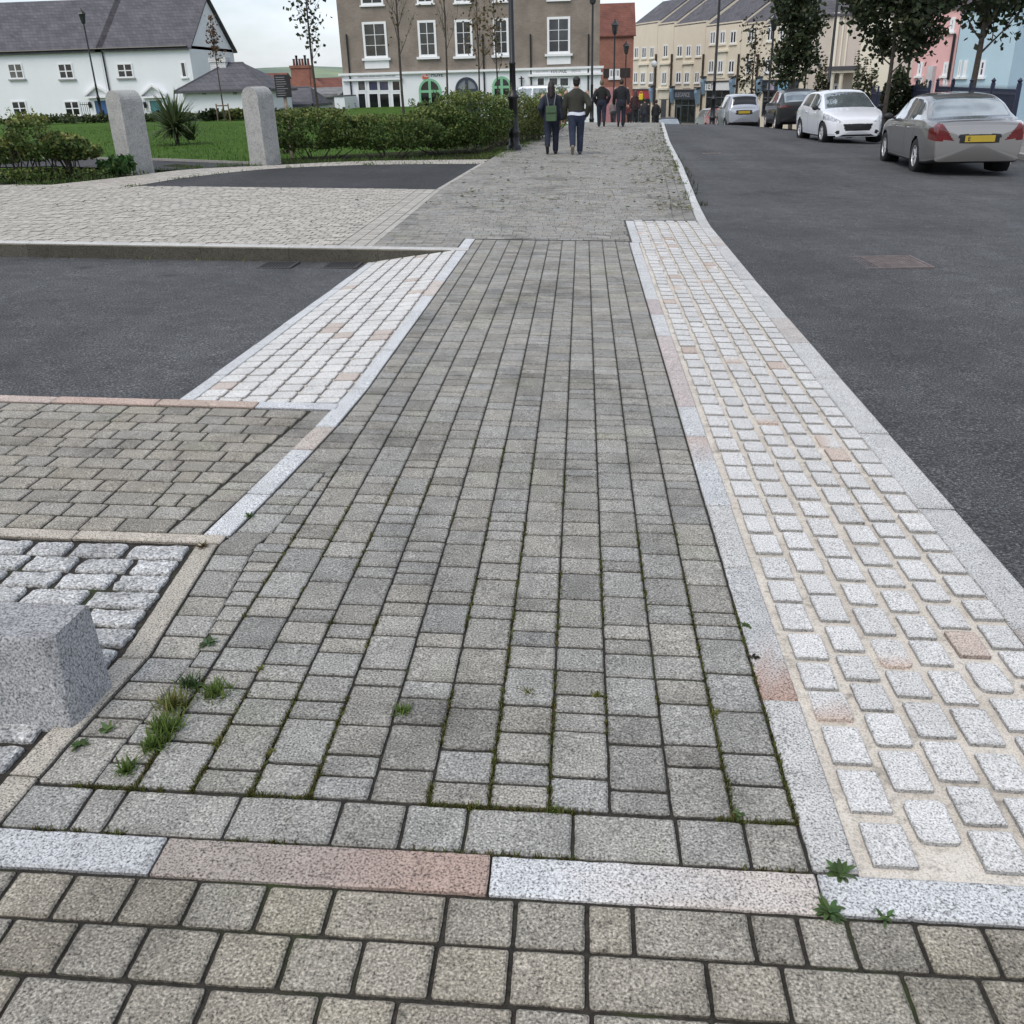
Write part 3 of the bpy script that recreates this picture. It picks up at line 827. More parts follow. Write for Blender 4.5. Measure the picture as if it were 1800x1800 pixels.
# sawn granite block, lower left
root = empty('granite_block', (-1.36, 1.90, G(-1.36, 1.9)), math.radians(-3), 'low sawn granite block with a pale top at the pavement edge', 'granite block')
mb = MB()
z0, z1 = -.05, .245
P0 = [(-.55, -.09), (.075, -.09), (.088, -.05), (.088, .10), (-.55, .10)]
P1 = [(-.55, -.05), (.03, -.05), (.058, -.03), (.058, .125), (-.55, .125)]
r0 = [(x, y, z0) for x, y in P0]; r1 = [(x, y, z1-.012) for x, y in P1]; r2 = [(x*.985, lerp(y, .03, .06), z1) for x, y in P1]
mb.grid([r0, r1, r2], (1, 1, 1), 0, True); mb.poly(r2)
mb.build('shaft', M_BLOCK, root)
# standing stones either side of the path
def pillar(c, wid, dep, h, rz, label):
    root = empty('stone_pillar', c, rz, label, 'stone pillar', 'round topped stone pillars at the path')
    def prof(s):
        P = [(-wid/2*1.04, -.1)]+[(-wid/2, z) for z in (h*.25, h*.5, h-wid/2)]
        for k in range(1, 12):
            a = PI-PI*k/12; P.append((wid/2*math.cos(a), h-wid/2+wid/2*math.sin(a)))
        return P+[(wid/2, z) for z in (h-wid/2, h*.5, h*.25)]+[(wid/2*1.04, -.1)]
    mb = MB(); rows = []
    n = 7
    for k in range(n+1):
        y = -dep/2+dep*k/n
        rows.append([(x+.006*noise.noise(Vector((x*5, y*5, z*5+c[0]))), y+.008*noise.noise(Vector((z*4, x*9, y+c[1]))), z) for x, z in prof(0)])
    mb.grid(rows); mb.poly(list(reversed(rows[0]))); mb.poly(rows[-1])
    v = rnd(.9, 1)
    o = mb.build('shaft', m_stone('pillar_stone', [(.3, .75), (.5, 1.0), (.7, 1.2)], 40, .16, base=(.37, .37, .355), bumps=.6) if 'pillar_stone' not in MATS else MATS['pillar_stone'], root)
    return root
def baseat(px, py, Y, g=G):                       # point on the ground under a pixel column at depth Y
    p = atD(px, py, Y); return Vector((p.x, Y, g(p.x, Y)))
b = at(232, 303); pillar((b.x, b.y+.2, G(b.x, b.y)), .40, .46, 1.36, math.radians(-28), 'leaning pale stone pillar nearer the camera, dock weed at its foot')
b = at(462, 290); pillar((b.x, b.y+.2, G(b.x, b.y)), .40, .46, 1.42, math.radians(-22), 'pale stone pillar beside the notice board, right of the path')
# notice board
b = baseat(508, 240, 21.6); top = atD(502, 131, 21.6).z-b.z; bot = atD(506, 171, 21.6).z-b.z
root = empty('notice_board', b, 0, 'dark notice board with pale lines of print on a slim timber post', 'notice board')
mb = MB(); mb.bbox(-.17, .17, -.02, .02, bot, top, .006); mb.build('board', M_BLACKP, root)
mb = MB()
for k in range(9):
    z = lerp(top-.05, bot+.04, k/8); L = rnd(.16, .27)
    mb.box(-.14, -.14+L, -.0235, -.021, z-.006, z+.006)
mb.build('print', pm('grey_print', (.22, .22, .23)), root)
mb = MB(); mb.bbox(-.03, .03, .021, .07, -.1, top-.05, .006); mb.build('post', pm('weathered_timber', (.26, .22, .17), rough=.9, var=.3, scale=8), root)
# lamp posts
def lamp(b, h, label, s=1.0, globe=False):
    root = empty('lamp_post', b, 0, label, 'lamp post', 'black lamp posts')
    mb = MB()
    mb.lathe([(.16*s, -.05), (.16*s, .10), (.115*s, .12), (.115*s, .35), (.125*s, .37), (.125*s, .42), (.10*s, .45), (.095*s, 1.15), (.12*s, 1.17), (.12*s, 1.22), (.09*s, 1.26), (.075*s, 1.35)], 16)
    mb.build('base', M_BLACKP, root, True)
    mb = MB(); mb.lathe([(.066*s, 1.34), (.062*s, 1.9), (.07*s, 1.91), (.07*s, 1.95), (.058*s, 1.97), (.048*s, h)], 14); mb.build('pole', M_BLACKP, root, True)
    mb = MB()
    if globe:
        mb.ell((0, 0, h+.22), (.24, .24, .27), 14, 9); mb.build('lamp_globe', M_TRIM, root, True)
    else:
        mb.lathe([(.05, h), (.13, h+.06), (.2, h+.5), (.22, h+.52)], 6); mb.build('lantern', M_SHOPG, root)
        mb = MB(); mb.lathe([(.25, h+.52), (.2, h+.6), (.06, h+.75), (.02, h+.85)], 6); mb.build('lantern_roof', M_BLACKP, root)
    return root
b = at(904, 263); lamp((b.x, b.y, b.z), 5.4, 'thick black lamp post between the hedges, nearest of the posts', 1.15)
def lampD(px, py, Y, h, label, s=1.0, g=G, **k):
    p = baseat(px, py, Y, g); return lamp(p, h, label, s, **k)
lampD(1040, 208, 50, 5.4, 'black lamp post just right of the olive jacketed walker', 1.0)
lampD(1078, 208, 62, 5.6, 'thin black lamp post behind the walker in the long dark coat')
lampD(1098, 205, 74, 5.8, 'thinnest black post against the red brick shop', .9)
lampD(1252, 212, 47, 5.4, 'black lamp post in front of the white fascia shop', 1.1, Rd)
lampD(1347, 210, 58, 5.6, 'black lamp post left of the dark street tree', 1.1, Rd)
lampD(1452, 190, 44, 5.4, 'black lamp post behind the white hatchback', 1.1, Rd)
lampD(178, 200, 60, 5.2, 'dark lamp post standing before the blue front door', .9)
p = atD(1150, 113, 88); lamp((p.x, p.y, p.z-5.2-.2), 5.2, 'slim lamp post topped with a white globe before the cream terrace', .6, globe=True)

# ---------------------------------------------------------------- plants
def leafquad(mb, c, s, col, up=.3, long=1.5):
    d = Vector((rnd(-1, 1), rnd(-1, 1), rnd(-.6, .9))).normalized()
    n = Vector((rnd(-1, 1), rnd(-1, 1), rnd(-.4, 1)+up)); a = d.cross(n)
    if a.length < 1e-3: return
    a = a.normalized()*s*.5; d = d*s*long*.5
    c = Vector(c); mb.poly([c-d, c-d*.1+a, c+d, c-d*.1-a], col)
def leafcol(base, s=.35):
    v = rnd(1-s, 1+s); return (base[0]*v*rnd(.85, 1.2), base[1]*v, base[2]*v*rnd(.8, 1.1))
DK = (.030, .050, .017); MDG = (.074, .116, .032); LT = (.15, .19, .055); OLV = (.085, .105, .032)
def hedge(name, line, h0, h1, wid, n, base, tips, label, cat, stems=True, gap=.3, leaf=.04, group=None, seed=1, ns=1.6, vary=(.78, 1.12)):
    """shrubs grown together along a line: leafy crowns over bare stems"""
    st = R_.getstate(); R_.seed(seed)
    a, b = Vector((*line[0], 0)), Vector((*line[1], 0)); L = (b-a).length; d = (b-a)/L; nn = Vector((-d.y, d.x, 0))
    root = empty(name, (a.x, a.y, G(a.x, a.y)), 0, label, cat, group)
    mb = MB(); sb = MB()
    k = max(1, int(L/ns)); clumps = []
    for i in range(k*2):
        s = (i+rnd(.2, .8))/(k*2)*L; clumps.append((s, rnd(-.3, .3)*wid, rnd(*vary), rnd(.45, .62)*L/k*.9+.12))
    cnt = 0
    while cnt < n:
        s0, o, hh, r = R_.choice(clumps); h = lerp(h0, h1, s0/L)*hh
        u, v, q = rnd(-1, 1), rnd(-1, 1), rnd(-1, 1)
        l2 = u*u+v*v+q*q
        if l2 > 1 or l2 < rnd(0, .55): continue
        zc = lerp(gap, h, .5)
        zz = zc+q*(h-gap)*.5
        P = a+d*(s0+u*r)+nn*(o+v*wid*.5)
        bumpy = noise.noise(Vector((P.x*3.5, P.y*3.5, zz*3.5)))
        if bumpy < -.26: continue
        top = q > .55 or zz > h*.86
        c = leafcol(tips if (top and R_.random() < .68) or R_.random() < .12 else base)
        leafquad(mb, (P.x-a.x, P.y-a.y, zz+G(P.x, P.y)-G(a.x, a.y)+bumpy*.05), leaf*rnd(.7, 1.35), c); cnt += 1
    for s0, o, hh, r in clumps:                         # upright new shoots
        for q in range(5):
            u = rnd(-r, r); h = lerp(h0, h1, s0/L)*hh; P = a+d*(s0+u)+nn*(o+rnd(-.3, .3)*wid)
            for j in range(7):
                leafquad(mb, (P.x-a.x+rnd(-.02, .02), P.y-a.y+rnd(-.02, .02), h*.86+j*.03*h), leaf*.9, leafcol(tips, .2))
    if stems:
        clumps.sort(); prev = None
        for s0, o, hh, r in clumps:
            B = a+d*s0+nn*o-a; B = Vector((B.x, B.y, -.09+G(a.x+B.x, a.y+B.y)-G(a.x, a.y)))
            if prev is not None: sb.tube([prev, B], .012, 5)
            prev = B
            for q in range(9):
                u = rnd(-r, r)*.7; P = a+d*(s0+u)+nn*(o+rnd(-.25, .25)*wid)-a; zb = G(a.x+P.x, a.y+P.y)-G(a.x, a.y)
                sb.tube([B, (lerp(B.x, P.x, .7), lerp(B.y, P.y, .7), zb+.03), (P.x+rnd(-.05, .05), P.y+rnd(-.05, .05), zb+gap*1.2), (P.x+rnd(-.12, .12), P.y+rnd(-.12, .12), zb+gap+.35)], [.016, .015, .011, .006], 5)
        mbw = sb.build('stems', M_BARK, root)
    mb.build('foliage', M_LEAF, root)
    R_.setstate(st); return root
b0, b1 = at(512, 280), at(716, 275)
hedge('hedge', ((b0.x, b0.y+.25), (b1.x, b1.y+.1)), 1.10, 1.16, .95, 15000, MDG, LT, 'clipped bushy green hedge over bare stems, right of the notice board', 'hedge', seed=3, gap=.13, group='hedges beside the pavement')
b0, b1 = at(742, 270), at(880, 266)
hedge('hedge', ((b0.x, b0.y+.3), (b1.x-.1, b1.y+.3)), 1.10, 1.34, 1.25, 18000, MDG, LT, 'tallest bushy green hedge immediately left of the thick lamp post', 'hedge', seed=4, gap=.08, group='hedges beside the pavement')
hedge('hedge', ((-2.0, 25.6), (-1.35, 30.6)), 1.22, 1.2, 1.1, 12000, OLV, LT, 'loose green hedge behind the thick lamp post', 'hedge', seed=5, gap=.1, group='hedges beside the pavement')
hedge('hedge', ((-1.2, 31.5), (-.75, 37.0)), 1.35, 1.3, 1.0, 4500, OLV, LT, 'furthest green hedge, partly behind the green backpack', 'hedge', seed=6, gap=.1, group='hedges beside the pavement')
hedge('shrub', ((-9.5, 15.6), (-8.5, 16.7)), 1.06, .78, .85, 6500, MDG, (.22, .24, .075), 'leafy shrub with yellowish flower tips left of the leaning pillar', 'shrub', seed=8, gap=.26, leaf=.045, ns=.7, vary=(.55, 1.1))
hedge('shrub', ((-10.9, 15.9), (-10.3, 16.5)), .9, .8, .7, 2600, MDG, (.20, .22, .07), 'leafy green shrub at the far left edge of the view', 'shrub', seed=18, gap=.25, leaf=.045, ns=.7, vary=(.5, 1.05))
b0 = at(215, 308); hedge('dock_weed', ((b0.x-.12, b0.y-.1), (b0.x+.14, b0.y-.05)), .3, .26, .3, 240, (.045, .10, .03), (.06, .13, .04), 'broad leaved weed at the foot of the leaning pillar', 'weed', stems=False, gap=.02, leaf=.10, seed=9)
b0 = at(497, 268); hedge('shrub', ((b0.x-.1, b0.y+.2), (b0.x+.2, b0.y+.25)), .52, .5, .5, 900, DK, MDG, 'small dark shrub below the notice board', 'shrub', gap=.08, seed=10)
b0 = at(135, 318); hedge('ground_cover', ((-9.6, 15.3), (-8.45, 16.3)), .16, .2, .7, 1500, MDG, LT, None, None, stems=False, gap=.0, seed=11)
for o in COL.objects:
    if o.name.startswith('ground_cover'): o['label'] = 'low straggly green plants under the flowering shrub'; o['category'] = 'plant'
# low border far across the lawn
for i, (x0, x1, lab) in enumerate([(100, 235, 'low green border hedge before the blue front door'), (236, 330, 'low green border hedge before the teal front door'), (335, 440, 'low green border hedge before the white garage'), (462, 590, 'low green border hedge behind the notice board post')]):
    b0, b1 = atD(x0-(90 if i == 0 else 0), 208, 52), atD(x1, 208, 52)
    hedge('hedge', ((b0.x, 52), (b1.x, 52+rnd(-.3, .3))), (.40 if i != 2 else .32), .42, 1.3, 2600, DK, OLV, lab, 'hedge', stems=False, gap=0, leaf=.10, seed=30+i, group='low border hedges across the lawn', ns=1.2)
b0 = at(410, 217)
hedge('shrub', ((atD(400, 208, 50).x, 50.4), (atD(440, 208, 50).x, 50.6)), 0.6, .65, 1.0, 1600, OLV, LT, 'round green shrub right of the staked sapling', 'shrub', stems=False, gap=0, leaf=.11, seed=40, ns=1)
hedge('shrub', ((atD(356, 208, 50).x, 50.4), (atD(372, 208, 50).x, 50.6)), .5, .55, .6, 600, (.02, .035, .014), DK, 'dark spiky shrub left of the staked sapling', 'shrub', stems=False, gap=0, leaf=.12, seed=41, ns=1)
# shrubs behind the near hedges
hedge('hedge', ((atD(735, 200, 30).x, 30.3), (atD(800, 200, 30).x, 30.3)), 1.15, 1.2, 1.2, 2600, DK, MDG, 'dark hedge seen in the gap between the two front hedges', 'hedge', stems=False, gap=0, leaf=.06, seed=42, group='hedges beside the pavement', ns=1.2)

def ribbon(mb, base, az, L, wdt, lean, droop, col, n=4, broad=False):
    """an arching leaf blade"""
    P = Vector(base); d = Vector((math.cos(az)*math.sin(lean), math.sin(az)*math.sin(lean), math.cos(lean)))
    side = Vector((-math.sin(az), math.cos(az), 0)); rows = []
    for k in range(n+1):
        t = k/n; ww = (wdt*math.sin(PI*(.10+.86*t))*.5 if broad else wdt*(1-t)**.7*.5)+.0005
        rows.append([P-side*ww, P+side*ww])
        P = P+d*(L/n); d = (d+Vector((0, 0, -droop/n))).normalized()
    mb.grid(rows, col)
# spiky palm on the lawn
b = at(312, 252)
root = empty('cabbage_palm', b, 0, 'spiky dark green cabbage palm on the lawn between the stone pillars', 'plant')
mb = MB()
for k in range(270):
    q = k/270; lean = lerp(.08, 1.75, q**.8)*rnd(.85, 1.1)
    ribbon(mb, (rnd(-.05, .05), rnd(-.05, .05), .32+rnd(-.06, .1)), rnd(0, 2*PI), rnd(.80, 1.2), .075, lean, rnd(.2, 1.0), leafcol((.085, .12, .055), .5), 5)
for k in range(70):
    a = rnd(0, 2*PI); ribbon(mb, (.32*rnd(.6, 1.2)+.12, rnd(-.1, .1), .08), a, rnd(.4, .75), .045, rnd(.1, 1.0), rnd(.2, .8), leafcol((.060, .085, .034), .35), 4)
mb.build('leaves', M_BLADE, root)
mb = MB(); mb.tube([(0, 0, -.05), (0, 0, .2), (0, 0, .4)], [.07, .06, .05], 8)
for k in range(60): ribbon(mb, (rnd(-.05, .05), rnd(-.05, .05), .34), rnd(0, 2*PI), rnd(.35, .5), .035, 1.5, 2.6, (.12, .10, .06), 4)
mb.build('trunk', M_BARK, root)

# trees
def tree(b, h, th, label, cr, leaves, leafc, cat='tree', group=None, seed=1, name='young_tree', leaf=.09, spread=.45, first=.42, stakes=False, dense=None, levels=3, nb=7):
    st = R_.getstate(); R_.seed(seed)
    root = empty(name, b, 0, label, cat, group); tb = MB(); lb = MB(); tips = []
    lean = rnd(-.02, .02)
    path = [(lean*h*t+.03*math.sin(t*5+seed), .02*math.cos(t*6), -.1+(h+.1)*t) for t in (0, .2, .4, .6, .8, 1)]
    rad = [th, th*.85, th*.72, th*.55, th*.35, th*.1]
    tb.tube(path, rad, 7)
    def pt(t):
        f = clamp(t, 0, .999)*5; i = int(f); return Vector(path[i]).lerp(Vector(path[i+1]), f-i)
    def branch(p, d, L, r, lv):
        n = 4; P = [p]; 
        for k in range(n):
            d = (d+Vector((rnd(-.18, .18), rnd(-.18, .18), rnd(-.05, .2)))).normalized(); P.append(P[-1]+d*(L/n))
        tb.tube(P, [r*(1-.8*k/n) for k in range(n+1)], 5, caps=False)
        tips.extend(P[2:])
        if lv > 0:
            for k in range(3):
                q = R_.randint(1, n); dd = (d+Vector((rnd(-1, 1), rnd(-1, 1), rnd(-.3, .7)))*.75).normalized()
                branch(P[q], dd, L*rnd(.45, .65), r*.5, lv-1)
    for k in range(nb):
        t = lerp(first, .93, (k+rnd(0, .7))/nb); a = k*2.4+rnd(-.4, .4)
        d = Vector((math.cos(a)*spread, math.sin(a)*spread, rnd(.55, .9))).normalized()
        branch(pt(t), d, cr*rnd(.8, 1.15)*(1.15-.45*t), th*.4*(1.2-t), levels-1)
    tips.append(Vector(path[-1]))
    for k in range(leaves):
        p = R_.choice(tips); s = .5*leaf+.10*cr
        leafquad(lb, p+Vector((R_.gauss(0, s), R_.gauss(0, s), R_.gauss(0, s))), leaf*rnd(.7, 1.3), leafcol(leafc, .4), .2, 1.3)
    tb.build('trunk', M_BARK, root)
    if leaves: lb.build('crown', M_LEAF, root)
    if stakes:
        for q in (-1, 1):
            sb = MB(); sb.tube([(q*.32, -.05, -.1), (q*.30, -.05, .78)], .032, 7)
            sb.box(min(0, q*.32), max(0, q*.32), -.075, -.05, .66, .72); sb.build('stake', pm('stake_timber', (.16, .12, .085), rough=.9, var=.3), root)
    R_.setstate(st); return root
BRN = (.11, .085, .040)
p = baseat(395, 213, 49); tree(p, 4.6, .04, 'staked sapling with a thin rusty crown before the white garage', .5, 260, (.12, .075, .05), group='young street trees', seed=2, leaf=.10, first=.5, stakes=True, spread=.25, nb=8)
GRP = 'young street trees'
p = baseat(562, 212, 33); tree(p, 5.4, .05, 'young tree with sparse dark leaves right of the notice board', .9, 420, (.05, .06, .03), group=GRP, seed=3, leaf=.11, first=.36, spread=.35, nb=10)
p = baseat(712, 215, 36); tree(p, 6.0, .055, 'bare upright young tree before the lettered white shopfront', 1.3, 110, BRN, group=GRP, seed=4, leaf=.09, first=.40, spread=.38, nb=11)
p = baseat(789, 212, 40); tree(p, 6.0, .05, 'bare upright young tree between the orange sign and the navy arch', 1.4, 70, BRN, group=GRP, seed=5, leaf=.09, first=.42, spread=.26, nb=10)
p = baseat(843, 212, 40); tree(p, 5.4, .042, 'thin young tree with brown leaves right of the navy arch', 1.0, 260, BRN, group=GRP, seed=6, leaf=.10, first=.34, spread=.34, nb=11)
p = baseat(876, 212, 42); tree(p, 5.4, .042, 'thin young tree with brown leaves before the second green arch', 1.0, 300, BRN, group=GRP, seed=7, leaf=.10, first=.34, spread=.36, nb=11)
DG = (.042, .058, .028)
p = baseat(1390, 205, 52, Rd); tree(p, 6.3, .12, 'dark leafy street tree above the black car', 1.6, 5200, DG, group='street trees on the right', seed=8, name='street_tree', leaf=.16, first=.30, spread=.55, nb=12)
p = baseat(1318, 208, 60, Rd); tree(p, 5.6, .08, 'sparse thin street tree left of the black car', 1.4, 420, (.05, .05, .03), group='street trees on the right', seed=9, name='street_tree', leaf=.16, first=.3, spread=.6, nb=10)
p = baseat(1552, 215, 33, Rd); tree(p, 5.2, .085, 'dark round headed street tree behind the white hatchback', 1.35, 9000, DG, group='street trees on the right', seed=12, name='street_tree', leaf=.13, first=.37, spread=.85, nb=12)
p = baseat(1700, 215, 27, Rd); tree(p, 5.6, .10, 'dark street tree overhanging the silver saloon', 1.7, 10000, DG, group='street trees on the right', seed=11, name='street_tree', leaf=.13, first=.40, spread=.8, nb=12)
# planting by the right hand fence
b0, b1 = atD(1566, 215, 36), atD(1606, 215, 35)
hedge('grassy_shrub', ((b0.x, 36), (b1.x, 35.2)), 2.0, 1.9, 1.0, 3800, (.040, .055, .025), (.07, .085, .035), 'tall dark grassy shrub against the navy fence', 'shrub', stems=False, gap=0, leaf=.09, seed=50, ns=1)
for i, (px, top, lab) in enumerate([(1436, 130, 'slim upright conifer against the cream wall, leftmost of its row'), (1446, 145, 'short slim plant beside the slim conifer'), (1502, 127, 'widest upright bush right of the porch'), (1517, 135, 'slim upright bush, second right of the porch'), (1531, 143, 'small upright bush nearest the navy fence')]):
    Y = 58; b0 = baseat(px, 185, Y, Rd); h = atD(px, top, Y).z-b0.z
    hedge('upright_shrub', ((b0.x-.15, Y), (b0.x+.15, Y)), h, h*.96, .55 if i != 2 else 1.0, 420, (.045, .055, .028), (.07, .075, .035), lab, 'shrub', stems=False, gap=0, leaf=.12, seed=60+i, group='upright shrubs by the cream wall', ns=.6)

# ---------------------------------------------------------------- weeds, moss, litter
def weed(px, py, n, L, sp, col, label, name='grass_tuft', cat='weed', wdt=.004, lean=.9):
    b = at(px, py); root = MB()
    for k in range(n):
        a = rnd(0, 2*PI); r = sp*min(1.15, abs(R_.gauss(0, .65)))
        ribbon(root, (math.cos(a)*r, math.sin(a)*r, -.008), rnd(0, 2*PI), L*rnd(.5, 1.15), wdt*rnd(.7, 1.4), rnd(.05, lean), rnd(.2, 1.6), leafcol(col, .35), 3)
    o = root.build(name, M_BLADE); o.location = b; return tag(o, label, cat, 'weeds growing in the paving joints')
GR = (.10, .155, .035); GY = (.15, .165, .05); DKW = (.05, .085, .03)
for a in [(335, 1207, 110, .046, .030, DKW, 'dark end of the long grass tuft in the joint near the granite block'),
          (375, 1220, 190, .042, .046, GR, 'long flat grass tuft in a cross joint, right of the tall tuft'),
          (303, 1245, 150, .060, .032, GY, 'tall yellowish grass tuft in the narrow column of setts'),
          (290, 1285, 190, .056, .036, GR, 'bright grass tuft below the tall yellowish one'),
          (272, 1312, 110, .046, .028, GR, 'lowest bright grass tuft in the narrow column of setts'),
          (224, 1355, 80, .046, .018, GR, 'single upright grass tuft left of the small corner sett'),
          (384, 1306, 40, .026, .014, GY, 'small yellow green tuft at a joint crossing, right of the bright tufts'),
          (480, 1322, 30, .022, .012, GY, 'tiny tuft at a joint crossing, second right of the bright tufts'),
          (460, 1175, 30, .022, .012, GY, 'tiny tuft in a long joint above the flat grass tuft'),
          (708, 1252, 80, .036, .016, GR, 'round grass tuft in a long joint left of centre'),
          (926, 1217, 55, .020, .022, GY, 'flat yellow tuft in a cross joint at the centre'),
          (1050, 1221, 45, .020, .020, GY, 'flat brownish tuft in a cross joint right of centre'),
          (1258, 1256, 45, .022, .014, GY, 'yellow brown tuft in the second joint from the granite band'),
          (975, 1422, 36, .018, .016, GR, 'small tuft on the front soldier course joint at the centre'),
          (830, 1418, 30, .018, .014, GY, 'small tuft on the front soldier course joint left of centre')]:
    weed(*a)
def rosette(px, py, n, L, wdt, label, col=DKW, lean=(.7, 1.35), name='dandelion_weed'):
    b = at(px, py); mb = MB(); n = int(n*2.1); wdt = wdt*.62; col = tuple(v*1.35 for v in col)
    for k in range(n):
        a = 2*PI*k/n+rnd(-.6, .6)
        ribbon(mb, (rnd(-.006, .006), rnd(-.006, .006), .001), a, .68*L*rnd(.45, 1.2), wdt*rnd(.7, 1.2), rnd(*lean), rnd(.2, 1.4), leafcol(col, .4), 6, True)
    o = mb.build(name, M_BLADE); o.location = b; return tag(o, label, 'weed', 'weeds growing in the paving joints')
rosette(1475, 1538, 11, .050, .016, 'larger dark leafy weed at the corner of the cream mortar')
rosette(1456, 1603, 15, .050, .015, 'dark leafy weed below the granite cross band')
rosette(1556, 1614, 6, .026, .012, 'small green weed below the cross band, furthest right')
rosette(366, 1132, 16, .042, .013, 'grey green rosette weed in the narrow column above the grass', (.055, .085, .04))
rosette(188, 1283, 9, .036, .016, 'round leaved weed beside the cream edging', (.06, .10, .04))
rosette(140, 1310, 11, .042, .012, 'leafy weed at the foot of the cream edging')
rosette(438, 908, 7, .034, .014, 'small leafy weed beside the left white band')
rosette(355, 962, 24, .042, .008, 'brownish dried weed at the corner of the rough cobbles', (.10, .075, .035), (.5, 1.4))
rosette(1312, 1100, 8, .024, .010, 'dark weed at the left edge of the granite band', DKW)
rosette(1325, 1156, 5, .028, .012, 'dark brown leaf scrap at the edge of the granite band', (.03, .025, .016))
rosette(1298, 1433, 7, .022, .009, 'small green weed in the last joint before the granite band')
# moss along joints: small cushions of blades
mb = MB()
def mosspt(x, y, n, s):
    v = noise.noise(Vector((x*2.2, y*2.2, 3)))
    z = G(x, y)-.008
    for k in range(n):
        ribbon(mb, (x+R_.gauss(0, s), y+R_.gauss(0, s*.5), z), rnd(0, 2*PI), rnd(.009, .019), .0032, rnd(.1, 1.1), .6, leafcol((.085, .10, .026) if R_.random() < .6 else (.07, .06, .025), .35), 2)
for k in range(3000):
    c = R_.choice(cl_); y = 1.62+2.6*R_.random()**1.6
    if noise.noise(Vector((c*3, y*2.5, 1)))+.22*(2.8-y) < .02: continue
    mosspt(c+R_.gauss(0, .0016), y, 5, .003)
for k in range(420):
    x = rnd(-1.2, .49)
    if noise.noise(Vector((x*3, 9, 1))) < -.1: continue
    mosspt(x, R_.choice((1.616, 1.616, 1.477)), 6, .005)
stuff(mb.build('moss', M_BLADE))
# fallen leaves
mb = MB()
for k in range(1300):
    y = 12.5+24*R_.random()**1.25
    if R_.random() < .55: x = fKL(y)-abs(R_.gauss(0, .55))-.02
    else: x = lerp(fWL(y), fKL(y), R_.random())
    if noise.noise(Vector((x*.9, y*.5, 4))) < -.12 and R_.random() < .8: continue
    if x < fWL(y): continue
    z = G(x, y)+.012; s = rnd(.03, .075); a = rnd(0, 2*PI)
    q = [Vector((math.cos(a+t)*s*f, math.sin(a+t)*s*f, rnd(0, .025))) for t, f in ((0, .75), (PI/2, .42), (PI, .75), (-PI/2, .42))]
    mb.poly([(x+p.x, y+p.y, z+p.z) for p in q], R_.choice([(.10, .10, .05), (.13, .11, .05), (.07, .07, .045), (.19, .17, .08)]))
for k in range(60):
    x, y = rnd(-9, -2.4), rnd(9.5, 14.8); z = G(x, y)+.012; s = rnd(.02, .05); a = rnd(0, 6)
    if x > -6 and R_.random() < .6: continue
    q = [Vector((math.cos(a+t)*s*f, math.sin(a+t)*s*f, rnd(0, .02))) for t, f in ((0, .8), (PI/2, .42), (PI, .8), (-PI/2, .42))]
    mb.poly([(x+p.x, y+p.y, z+p.z) for p in q], R_.choice([(.06, .05, .03), (.10, .10, .04)]))
for k in range(26):
    x, y = fKR(0)+.02+rnd(-1.6, -.05), rnd(1.6, 8); x = rnd(-1.1, 1.3); z = G(x, y)+.011; s = rnd(.004, .009); a = rnd(0, 6)
    mb.poly([(x+math.cos(a+t)*s, y+math.sin(a+t)*s*.6, z+rnd(0, .004)) for t in (0, 1.6, 3.1, 4.7)], (.04, .035, .025))
stuff(mb.build('fallen_leaves', M_LEAF))
# weeds along kerb and arc edge, too small to count
mb = MB()
def tuft(x, y, z, n, L, s, c=MDG):
    for k in range(n): ribbon(mb, (x+R_.gauss(0, s), y+R_.gauss(0, s), z-.01), rnd(0, 2*PI), L*rnd(.5, 1.2), .012, rnd(.1, 1.1), .8, leafcol(c, .35), 2)
for k in range(150):
    y = rnd(12.5, 42); 
    if noise.noise(Vector((y*.8, 0, 2))) < -.05: continue
    x = fKL(y)-.02+R_.gauss(0, .02); tuft(x, y, G(x, y), 7, .07, .03, GY if R_.random() < .4 else MDG)
for k in range(26): y = rnd(13.6, 24); x = fKR(y)+.03; tuft(x, y, Rd(x, y), 9, .10, .05, (.05, .06, .02))
for k in range(40):
    a = arc_s(inner, R_.random()**.7); tuft(a[0]+rnd(-.04, .04), a[1]+rnd(0, .1), G(*a[:2]), 6 if R_.random() < .8 else 30, .06, .05, MDG)
for k in range(14): x = rnd(-8, -1.6); tuft(x, 9.23, gSide(x, 9.2), 8, .05, .03, GY)
for k in range(220):
    t = R_.random(); b_ = arc_s(outer, t); tuft(b_[0]+rnd(-.5, -.05), b_[1]+rnd(.05, .35), G(*b_[:2]), 8, .10, .06, MDG)
for k in range(200):
    y = rnd(21.5, 30); tuft(fWL(y)+rnd(-.45, .22), y, G(fWL(y), y), 7, .09, .06, GR)
stuff(mb.build('verge_grass', M_BLADE))
mb = MB()
for k in range(26000):
    y = 19.4+26*R_.random()**1.5; x = lerp(-16-.35*y, -2.6, R_.random())
    yl = 19.5 if x > -6.6 else (lerp(20.3, 19.5, (x+9)/2.4) if x > -9 else lerp(25, 20.3, (x+30)/21))
    if y < yl+.1 or x > fWL(y)-.8: continue
    v = rnd(.75, 1.3)
    ribbon(mb, (x, y, G(x, y)-.03), rnd(0, 2*PI), rnd(.05, .09), .018, rnd(.1, .8), .5, (.066*v, .124*v, .022*v), 1)
stuff(mb.build('lawn_grass', M_BLADE))
